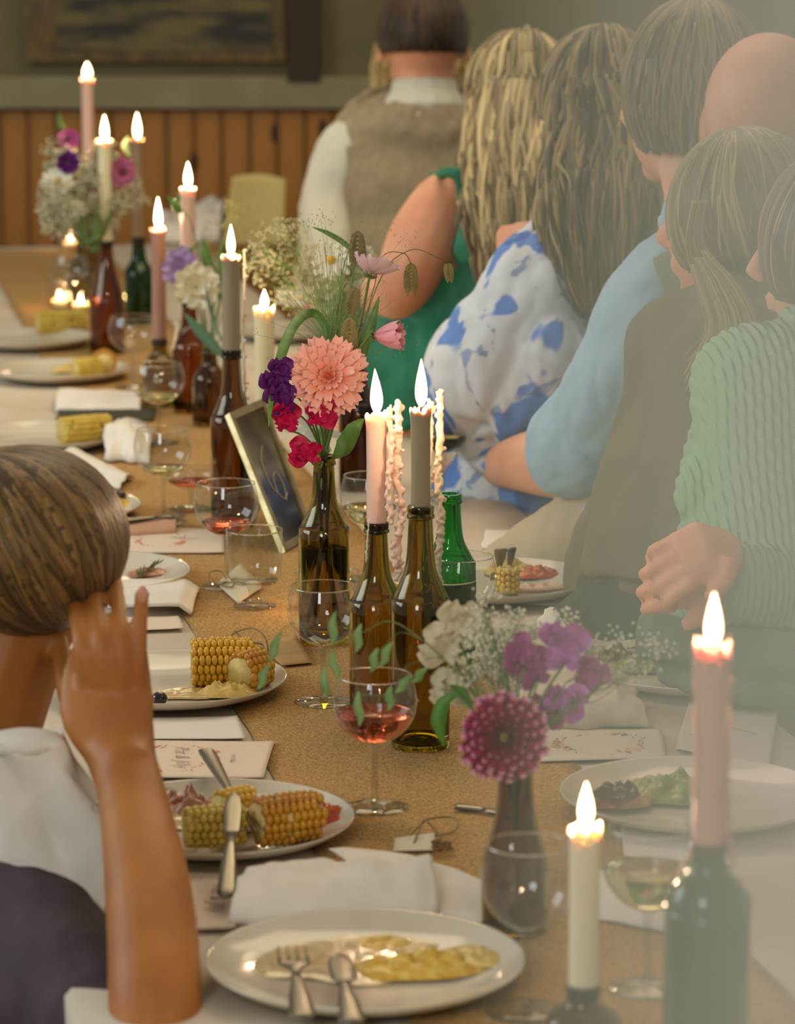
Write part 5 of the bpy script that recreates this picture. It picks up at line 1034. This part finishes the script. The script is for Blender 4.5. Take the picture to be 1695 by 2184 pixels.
ds = MB(); limb(ds, [(1265, 480, 14.2), (1255, 560, 14.2), (1240, 700, 14.2), (1200, 860, 14.3), (1190, 980, 14.4)], [(9, 7), (14, 10), (12.5, 10), (13, 12), (15, 13)], 28); legs(ds, wp(1180, 965, 14.3), wp(1265, 965, 14.4), -RX + FX * .4, 10, ln=.36)
mobj('dress', remesh(rel(ds, b0), .006, 3), FLM, t, folds(16, .006))
sl = MB(); limb(sl, [(1160, 515, 14.5), (1150, 585, 14.6), (1118, 680, 14.6), (1070, 765, 14.5), (1040, 850, 14.4), (1055, 925, 14.4)], [3.6, 7.2, 8.8, 10.2, 9.8, 6], 20)
limb(sl, [(1005, 740, 14.3), (985, 800, 14.2), (1000, 890, 14.2)], [3.5, 5, 5]); limb(sl, [(1180, 740, 14.7), (1130, 860, 14.6), (1100, 940, 14.5)], [7, 7, 4])
mobj('puff_sleeve', remesh(rel(sl, b0), .005, 3), FLM, t, folds(15, .014, (1, 1, .5), 3))
HBR = hairm('brown_hair', (52, 38, 22), (166, 140, 96)); hair_mass(t, b0, [(1240, 118, 14.2), (1195, 160, 14.25), (1172, 240, 14.3), (1168, 330, 14.4), (1150, 410, 14.55), (1152, 480, 14.7), (1185, 570, 14.8), (1235, 650, 14.8)],
          [(1330, 118, 14.2), (1385, 170, 14.25), (1405, 260, 14.3), (1420, 350, 14.4), (1430, 440, 14.5), (1425, 530, 14.6), (1390, 620, 14.6), (1330, 690, 14.6)], [8, 11, 12, 11, 10, 9.5, 8, 6], HBR, 240, 6, wav=.012, tail=.10, lr=.0055)
hair_cap(t, b0, hd + V((0, 0, .012)), (.096, .106, .108), UP, -FX, HBR, 90, 32, t1=.6, lr=.005)
add_eyes(t, b0, hd, F4)
# --- 5 man in pale blue shirt
b0 = floorp(1440, 1150, 15.9); t = person('man in pale blue shirt with rolled cuff, forearm resting on the table', b0); hd = wp(1468, 215, 15.7); F5 = FX * .8 - RX * .55
sk = MB(); add_head(sk, hd, F5, k=1.08); limb(sk, [(1478, 300, 15.7), (1502, 410, 15.8), (1522, 470, 15.8)], [5.4, 5.6, 6.6]); limb(sk, [(1550, 600, 15.8), (1520, 800, 15.9), (1470, 1040, 16)], [(15, 9.5), (14, 10), (15, 11)], 24)
limb(sk, [(1420, 590, 16.1), (1350, 760, 16.2), (1250, 960, 16.1), (1232, 1000, 16.0)], [5.6, 5.4, 4.8, 4.4]); limb(sk, [(1240, 992, 16.0), (1170, 985, 15.5), (1105, 988, 14.8), (1065, 995, 14.4)], [4.9, 4.9, 4.0, 3.1])
limb(sk, [(1068, 994, 14.4), (1020, 1000, 14.0)], [(3.9, 1.6), (4.2, 1.4)])
for k in range(5): limb(sk, [(1025, 1006 - k * 6, 14.0), (990, 1008 - k * 8, 13.8), (965, 1014 - k * 8, 13.7)], [1.0, .85, .7], 8)
limb(sk, [(1580, 600, 15.8), (1620, 800, 15.9), (1580, 980, 15.9)], [5.6, 5, 4.6]); legs(sk, wp(1400, 1090, 16), wp(1500, 1090, 16.1), -RX + FX * .45, 8.6, ln=.46)
mobj('body', remesh(rel(sk, b0), .006, 3), SKIN, t)
BLS = mat('pale_blue_shirt', (158, 190, 204), .75, col2=(150, 182, 198), nscale=30)
sh = MB(); limb(sh, [(1522, 478, 15.8), (1535, 530, 15.8), (1552, 620, 15.8), (1520, 800, 15.9), (1470, 1080, 16)], [(7.6, 7.4), (11.5, 9.5), (16.0, 11.0), (15.5, 11.5), (17, 12.5)], 28)
limb(sh, [(1478, 545, 16.0), (1440, 600, 16.15), (1390, 680, 16.3), (1345, 790, 16.3), (1290, 880, 16.2), (1265, 930, 16.1)], [5.4, 6.9, 7.5, 7.4, 6.9, 7.0], 20); limb(sh, [(1580, 560, 15.8), (1620, 700, 15.9), (1600, 960, 15.9)], [7, 6.8, 6])
mobj('shirt', remesh(rel(sh, b0), .0055, 3), BLS, t, folds(15, .009, (1, 1, .8), 2))
cf = MB(); limb(cf, [(1290, 905, 16.1), (1262, 925, 16.1), (1232, 950, 16.0), (1215, 962, 15.9)], [(7.6, 6.6), (8.0, 7.2), (7.8, 7.0), (6.6, 6.0)], 20, ref=V((.5, -.2, .8)))
mobj('rolled_cuff', remesh(rel(cf, b0), .005, 2), BLS, t, folds(22, .006))
cl = MB(); limb(cl, [(1512, 440, 15.85), (1522, 496, 15.85)], [(6.6, 6.6), (7.6, 7.8)]); limb(cl, [(1462, 428, 16.2), (1440, 478, 16.3), (1425, 505, 16.3)], [(.8, .8), (2.6, 1.2), (1.4, 1.0)]); mobj('collar', remesh(rel(cl, b0), .0045, 2), BLS, t)
tr_ = MB(); legs(tr_, wp(1400, 1095, 16), wp(1500, 1095, 16.1), -RX + FX * .45, 9.6, ln=.46); mobj('trousers', remesh(rel(tr_, b0), .008, 3), mat('sand_trousers', (186, 170, 136), .85), t, folds(14, .008))
HB5 = hairm('chestnut_hair', (56, 42, 26), (156, 132, 94)); hair_cap(t, b0, hd + V((0, 0, .016)) - F5.normalized() * .014, (.097, .112, .124), UP, -FX + RX * .4, HB5, 380, 7, t1=.72, lr=.0042, spread=4.8, a0=.3)
add_eyes(t, b0, hd, F5, 1.08)
# --- 6 bald man
b0 = floorp(1640, 1150, 16.4); t = person('bald man whose head shows at the edge behind the updo', b0); hd = wp(1640, 265, 16.2)
sk = MB(); add_head(sk, hd, FX + RX * .3, k=1.12); limb(sk, [(1650, 350, 16.2), (1660, 470, 16.3)], [6, 6.6]); limb(sk, [(1680, 560, 16.3), (1690, 800, 16.4), (1680, 1050, 16.5)], [(17, 10), (16, 11), (17, 12)], 24); legs(sk, wp(1640, 1080, 16.5), wp(1720, 1080, 16.5), -RX + FX * .2, 8.6, ln=.3)
mobj('body', remesh(rel(sk, b0), .0075, 3), SKIN, t); sh = MB(); limb(sh, [(1665, 470, 16.3), (1680, 540, 16.3), (1690, 800, 16.4), (1680, 1070, 16.5)], [(8, 8), (19, 12), (18, 13), (19, 14)], 28); legs(sh, wp(1640, 1080, 16.5), wp(1720, 1080, 16.5), -RX + FX * .2, 9.6, ln=.3)
mobj('clothes', remesh(rel(sh, b0), .008, 3), mat('grey_green_jumper', (120, 124, 104), .9), t, folds(14, .006)); add_eyes(t, b0, hd, FX + RX * .3, 1.12)
# --- 7 woman with updo and grey brown jacket
b0 = floorp(1530, 1300, 17.6); t = person('woman with pinned up hair and grey brown jacket at the table edge', b0); hd = wp(1572, 478, 17.2); F7 = FX * .45 - RX * .85
sk = MB(); add_head(sk, hd, F7, k=.98); limb(sk, [(1585, 580, 17.2), (1580, 680, 17.3)], [5.2, 5.6]); limb(sk, [(1570, 760, 17.4), (1540, 950, 17.5), (1512, 1150, 17.6), (1505, 1240, 17.6)], [(12, 8.5), (10.5, 8.5), (11.5, 9.5), (11.5, 9.5)], 24)
limb(sk, [(1490, 820, 17.3), (1448, 940, 17.2), (1390, 1070, 17.1), (1330, 1170, 17.0)], [4.6, 4.4, 4, 3.4]); limb(sk, [(1640, 800, 17.4), (1680, 1000, 17.5)], [5, 4.4]); legs(sk, wp(1460, 1260, 17.6), wp(1560, 1260, 17.7), -RX + FX * .15, 7.5, ln=.28)
mobj('body', remesh(rel(sk, b0), .0065, 3), SKIN, t)
JK = mat('grey_brown_jacket', (122, 116, 92), .9, col2=(110, 104, 82), nscale=14)
jk = MB(); limb(jk, [(1580, 680, 17.3), (1575, 740, 17.4), (1550, 900, 17.5), (1510, 1100, 17.6), (1500, 1230, 17.6)], [(8, 7), (14, 10.5), (13, 11), (14, 12), (15, 13)], 28)
limb(jk, [(1500, 760, 17.3), (1478, 830, 17.3), (1448, 930, 17.2), (1400, 1050, 17.1), (1335, 1150, 17.0), (1290, 1230, 16.9)], [6.5, 6.8, 6.8, 6.8, 6.4, 5.6], 18); limb(jk, [(1650, 760, 17.4), (1680, 900, 17.4), (1690, 1100, 17.4)], [6.5, 6, 5.4])
mobj('jacket', remesh(rel(jk, b0), .0055, 3), JK, t, folds(16, .009, (1, 1, .5), 5))
dk = MB(); limb(dk, [(1490, 1230, 17.5), (1400, 1250, 17.1), (1330, 1250, 16.8), (1290, 1230, 16.7)], [(12, 9), (9, 8), (8, 7), (6, 6)], 20); legs(dk, wp(1450, 1270, 17.6), wp(1560, 1270, 17.7), -RX + FX * .15, 9.6, ln=.32)
mobj('skirt', remesh(rel(dk, b0), .007, 3), mat('dark_grey_skirt', (66, 70, 60), .9), t, folds(13, .012, (1, 1, .4), 8))
H7 = hairm('light_brown_hair', (104, 92, 62), (176, 162, 118)); hair_cap(t, b0, hd + V((0, 0, .012)) - F7 * .012, (.096, .110, .108), UP + F7 * .2, -F7, H7, 260, 8, t1=.66, lr=.004, spread=5.2)
bun = MB()
for k in range(26):
    a = k * .24; bun.tube(spline([hd - b0 - F7 * .09 + V((0, 0, -.01 + .02 * math.sin(a))) + (RX * math.cos(a * 2 + j) + UP * math.sin(a * 2 + j) + FX * .3 * math.sin(j * 2)) * .034 for j in range(5)], 4), .0065, 6, a=R.random())
bun.build('bun', H7, t)
ls = MB()
for k in range(90):
    x = R.uniform(-1, 1); ls.tube(spline([p - b0 for p in wps([(1492 + x * 14, 430, 17.9), (1482 + x * 18, 520, 18.2), (1530 + x * 45, 610, 18.3), (1560 + x * 55, 700, 18.3), (1530 + x * 70, 800 + R.uniform(-80, 90), 18.3)])], 6), .0022, 4, a=R.random())
ls.build('loose_strands', H7, t)['kind'] = 'stuff'; add_eyes(t, b0, hd, F7, .98)
# --- 8 woman in pale green ribbed blouse, hands folded
b0 = floorp(1700, 1500, 19.2); t = person('woman in pale green ribbed blouse, hands folded in front of her', b0); hd = wp(1800, 540, 19.2); F8 = -RX * .9 + FX * .3
sk = MB(); add_head(sk, hd, F8, k=.98); limb(sk, [(1800, 640, 19.2), (1790, 740, 19.2)], [5.2, 5.6]); limb(sk, [(1740, 860, 19.2), (1700, 1060, 19.2), (1690, 1320, 19.3)], [(12.5, 8.4), (10.8, 8.6), (13.5, 10)], 24)
limb(sk, [(1625, 860, 19.2), (1570, 980, 19.1), (1545, 1060, 19.0)], [4.8, 4.4, 3.8]); limb(sk, [(1625, 1270, 19.9), (1570, 1240, 20.0), (1520, 1215, 20.0)], [3.0, 2.9, 2.7]); limb(sk, [(1545, 1060, 19.1), (1600, 1180, 19.5), (1630, 1260, 19.7)], [3.4, 3.2, 3.0])
legs(sk, wp(1620, 1380, 19.3), wp(1740, 1380, 19.3), -RX * .3 + FX * 1.0, 8, ln=.30)
def hand(mb, wrist, palm, dirs, back, width=.038, k=1.0, curl=.9, thumb=None):
    """wrist, palm centre (world); dirs = finger direction; back = normal of the back of the hand"""
    d = V(dirs).normalized(); n_ = (V(back) - d * d.dot(V(back))).normalized(); s_ = d.cross(n_)
    mb.tube([wrist, wrist * .6 + palm * .4, palm, palm + d * .030 * k], [(.026 * k, .018 * k), (.033 * k, .016 * k), (width * k, .0145 * k), (width * .95 * k, .011 * k)], 16, ref=s_)
    for i, (o, L, a) in enumerate(((-1.0, .066, .10), (-.36, .076, .03), (.30, .071, -.03), (.92, .055, -.12))):
        st = palm + d * .028 * k + s_ * o * width * .76 * k; dd = (d - s_ * a * 1.2).normalized(); c_ = curl * (1 + .1 * i); p = [st - dd * .02]; q = st; th = 0
        for f_, cc in ((.46, .35), (.30, .8), (.24, 1.0)):
            th += cc * c_ * .6; q = q + (dd * math.cos(th) - n_ * math.sin(th)) * L * f_ * k; p.append(q)
        mb.tube(spline(p, 4), [.0088 * k * (1 - .018 * j) for j in range(13)], 10); mb.ell(p[-1], .0068 * k, 10, 8)
    tb_ = thumb or (s_ * -.8 + d * .6); a0 = palm - d * .022 * k - s_ * width * .6 * k; tb_ = V(tb_).normalized()
    mb.tube(spline([a0, a0 + tb_ * .028 * k, a0 + (tb_ + d * .5).normalized() * .056 * k], 4), [.0125 * k, .012 * k, .0115 * k, .011 * k, .0105 * k, .010 * k, .0098 * k, .0094 * k, .0084 * k], 10)
hand(sk, wp(1555, 1245, 20.0), wp(1490, 1232, 20.0), -RX * .9 - UP * .05, -FX + UP * .3, curl=1.7, k=.9); hand(sk, wp(1565, 1180, 20.2), wp(1502, 1172, 20.35), -RX * .8 - UP * .4, -FX + UP * .7, curl=1.5, k=.92)
sk.ell(wp(1462, 1200, 20.0), (.032, .030, .034), 16, 12)
mobj('body', remesh(rel(sk, b0), .0042, 3), SKIN, t)
RIB = mat('pale_green_ribbed_knit', (140, 180, 142), .8, bump=1.0, bscale=38, wave=('X', 1.2))
bl_ = MB(); limb(bl_, [(1780, 740, 19.2), (1750, 830, 19.2), (1710, 1040, 19.2), (1690, 1360, 19.3)], [(8, 7), (14.5, 10), (12.5, 10.5), (16, 12)], 28); limb(bl_, [(1650, 800, 19.2), (1612, 860, 19.1), (1560, 970, 19.0), (1535, 1060, 18.9), (1540, 1110, 18.9)], [4.5, 5.6, 5.4, 4.8, 4.2], 18)
limb(bl_, [(1535, 1080, 19.0), (1600, 1180, 19.4), (1640, 1250, 19.8), (1572, 1232, 20.05)], [4.6, 4.6, 4.6, 4.0], 18); limb(bl_, [(1545, 960, 19.2), (1505, 1050, 19.3), (1495, 1120, 19.3)], [3, 3.6, 2.2], 16)
me_ = remesh(rel(bl_, b0), .0045, 3); mobj('blouse', me_, RIB, t, lambda p: .0016 * math.sin((p.x * .9 + p.z * .5) * 520))
sk_ = MB(); legs(sk_, wp(1620, 1385, 19.3), wp(1740, 1385, 19.3), -RX * .3 + FX * 1.0, 9.6, ln=.30); limb(sk_, [(1690, 1340, 19.3), (1680, 1430, 19.3)], [(17, 13), (17, 13)]); mobj('skirt', remesh(rel(sk_, b0), .008, 3), mat('grey_green_skirt', (96, 110, 90), .9), t, folds(14, .008))
hair_cap(t, b0, hd + V((0, 0, .012)), (.092, .104, .106), UP, -F8, HBR, 200, 9, t1=.7, lr=.004); add_eyes(t, b0, hd, F8, .98)
# --- 9 near woman at the left, hand shading her face
b0 = floorp(-60, 2250, 23.4); t = person('dark blond woman in plum top shading her face with her hand, elbow on the table', b0); hd = wp(58, 1168, 23.3); F9 = FX * .95 + RX * .3 - UP * .2
sk = MB(); add_head(sk, hd - UP * .012 + RX * .006, F9, k=.84); limb(sk, [(30, 1320, 23.2), (-60, 1560, 23.2)], [5.6, 6.2]); limb(sk, [(-110, 1800, 23.4), (-130, 2050, 23.4), (-100, 2500, 23.4)], [(13.5, 9), (12, 9), (15, 12)], 24)
limb(sk, [(60, 1990, 24.4), (180, 2120, 25.4), (322, 2262, 26.9)], [4.8, 4.4, 3.8]); limb(sk, [(326, 2262, 27.0), (330, 2140, 26.8), (326, 2010, 26.3), (312, 1870, 25.7), (290, 1740, 25.1), (268, 1640, 24.7)], [(3.4, 3.8), (3.75, 3.8), (3.75, 3.7), (3.55, 3.4), (3.1, 2.8), (2.9, 2.2)], 20)
legs(sk, wp(-140, 2500, 23.4), wp(-20, 2560, 24), RX * .6 + FX * .5, 8, ln=.28)
# hand: back of the hand faces the camera, fingers run up into the hair
n9 = (-FX + UP * .1); kp = wp(228, 1470, 24.3)
sk.tube(spline([wp(268, 1650, 24.7), wp(252, 1590, 24.5), wp(232, 1530, 24.4), wp(226, 1470, 24.3), wp(230, 1415, 24.2), wp(234, 1375, 24.1)], 4), [(a_ / 1000, b_ / 1000) for a_, b_ in ((29, 27), (29.5, 26), (30, 25), (31, 23), (33, 21), (35, 19), (37, 19), (39, 19), (41, 19), (42, 17.5), (42, 16.5), (41.5, 15.5), (41, 14), (40.5, 13), (40, 12), (39, 11), (38, 10), (37, 9), (36, 8), (35, 7), (33, 6))], 24, ref=RX)
for pts_, r0 in (([(286, 1500, 24.32), (296, 1395, 24.42), (299, 1320, 24.38), (303, 1266, 24.2)], .0074), ([(254, 1500, 24.36), (259, 1370, 24.46), (252, 1285, 23.95), (240, 1215, 23.1)], .0074),
                 ([(222, 1500, 24.36), (215, 1370, 24.46), (204, 1290, 23.95), (192, 1210, 23.0)], .0076), ([(190, 1500, 24.32), (172, 1370, 24.42), (158, 1290, 23.85), (146, 1220, 23.0)], .0074)):
    q = spline([wp(*p) for p in pts_], 5); sk.tube(q, [r0 * (1.34 - .36 * min(1, i / 5) + .0 * i + (.05 if i in (4, 5, 10) else 0)) for i in range(16)], 12, ref=RX); sk.ell(q[-1], r0 * .86, 10, 8)
q = spline([wp(*p) for p in [(205, 1580, 24.3), (165, 1520, 23.9), (138, 1440, 23.6), (124, 1360, 23.4)]], 5); sk.tube(q, [.0150 - .0004 * i for i in range(16)], 12); sk.ell(q[-1], .0092, 10, 8)
mobj('body', remesh(rel(sk, b0), .0032, 7), SKINW, t)
nl = MB(); nl.ell(wp(303, 1268, 24.5) - b0, (.0052, .002, .008), 12, 8, Matrix.Rotation(.1, 3, 'Y')); nl.build('fingernail', mat('fingernail', (214, 150, 118), .25, coat=.4), t)
PL = mat('plum_top', (78, 64, 70), .85, col2=(68, 56, 62), nscale=20)
tp_ = MB(); limb(tp_, [(-70, 1620, 23.2), (-100, 1760, 23.4), (-130, 2050, 23.4), (-100, 2520, 23.4)], [(7, 7), (15, 10.5), (14, 11), (17, 14)], 28); limb(tp_, [(-10, 1950, 24.2), (70, 2045, 24.8), (160, 2135, 25.5), (230, 2200, 26.1)], [6.8, 7.0, 6.4, 5.4], 20)
legs(tp_, wp(-140, 2520, 23.4), wp(-20, 2580, 24), RX * .6 + FX * .5, 9.4, ln=.26); mobj('top', remesh(rel(tp_, b0), .0055, 3), PL, t, folds(16, .007))
H9 = hairm('dark_blond_hair', (76, 54, 26), (150, 112, 62)); hair_cap(t, b0, wp(58, 1152, 23.4), (.0895, .104, .084), UP * .9 - RX * .45, RX, H9, 620, 11, t1=.97, lr=.0040, spread=6.28)
add_eyes(t, b0, hd - UP * .012 + RX * .006, F9, .84)
br_ = MB(); pp = [wp(288, 1708, 24.75) + (RX * math.cos(a_) * .037 + FX * math.sin(a_) * .035 + UP * (.006 * math.cos(a_))) - b0 for a_ in [2 * math.pi * i / 40 for i in range(41)]]
br_.tube(pp, .0006, 5, cap=False); br_.ell(wp(213, 1714, 24.9) - b0, (.0035, .002, .0035), 8, 6); br_.build('bracelet', mat('silver_chain', (190, 180, 160), .3, metal=.9), t)
# ---------------------------------------------------------------- haze wedge added for the blurred veil at right, between camera and table
hz = MB(); z0_, z1_ = 1.25, 1.85; nseg = 16
def hrow(z): return CAM + RX * 0 + FX * z
fr_, bk_ = [], []
for i in range(nseg + 1):
    u = i / nseg; px = 960 + u * 1300; th_ = .42 * (u ** 1.15) + .001
    fr_.append((px, 1.55 - th_)); bk_.append((px, 1.55 + th_))
vs = []; 
def colp(px, d, zoff): 
    r = ray(px, 1092); r = r / (r.dot(FX)); q = CAM + r * d; return V((q.x, q.y, CAM.z - .24 * d / 1.25 + zoff)) 
for lst in (fr_, bk_):
    for zf in (-.42, .46):
        for (px, d) in lst: vs.append(colp(px, d, zf))
n = nseg + 1; fs = []
for i in range(nseg):
    a, b, c_, d_ = i, n + i, 2 * n + i, 3 * n + i
    fs += [(a, a + 1, b + 1, b), (c_ + 1, c_, d_, d_ + 1), (a + 1, a, c_, c_ + 1), (b, b + 1, d_ + 1, d_)]
fs += [(0, n, 3 * n, 2 * n), (n - 1, 3 * n - 1, 4 * n - 1, 2 * n - 1)]
hz.add(vs, fs)
hm = bpy.data.materials.new('veil_haze'); hm.use_nodes = True; nt = hm.node_tree; nt.nodes.clear(); o_ = nt.nodes.new('ShaderNodeOutputMaterial'); vsn = nt.nodes.new('ShaderNodeVolumeScatter')
vsn.inputs['Color'].default_value = (.62, .73, .58, 1); vsn.inputs['Density'].default_value = 2.9; vsn.inputs['Anisotropy'].default_value = .2; nt.links.new(vsn.outputs[0], o_.inputs['Volume'])
ho = hz.build('veil_haze', hm, None, False); tag(ho, 'soft grey green haze wedge added as a veil over the near right side of the table', 'haze', None, 'stuff')
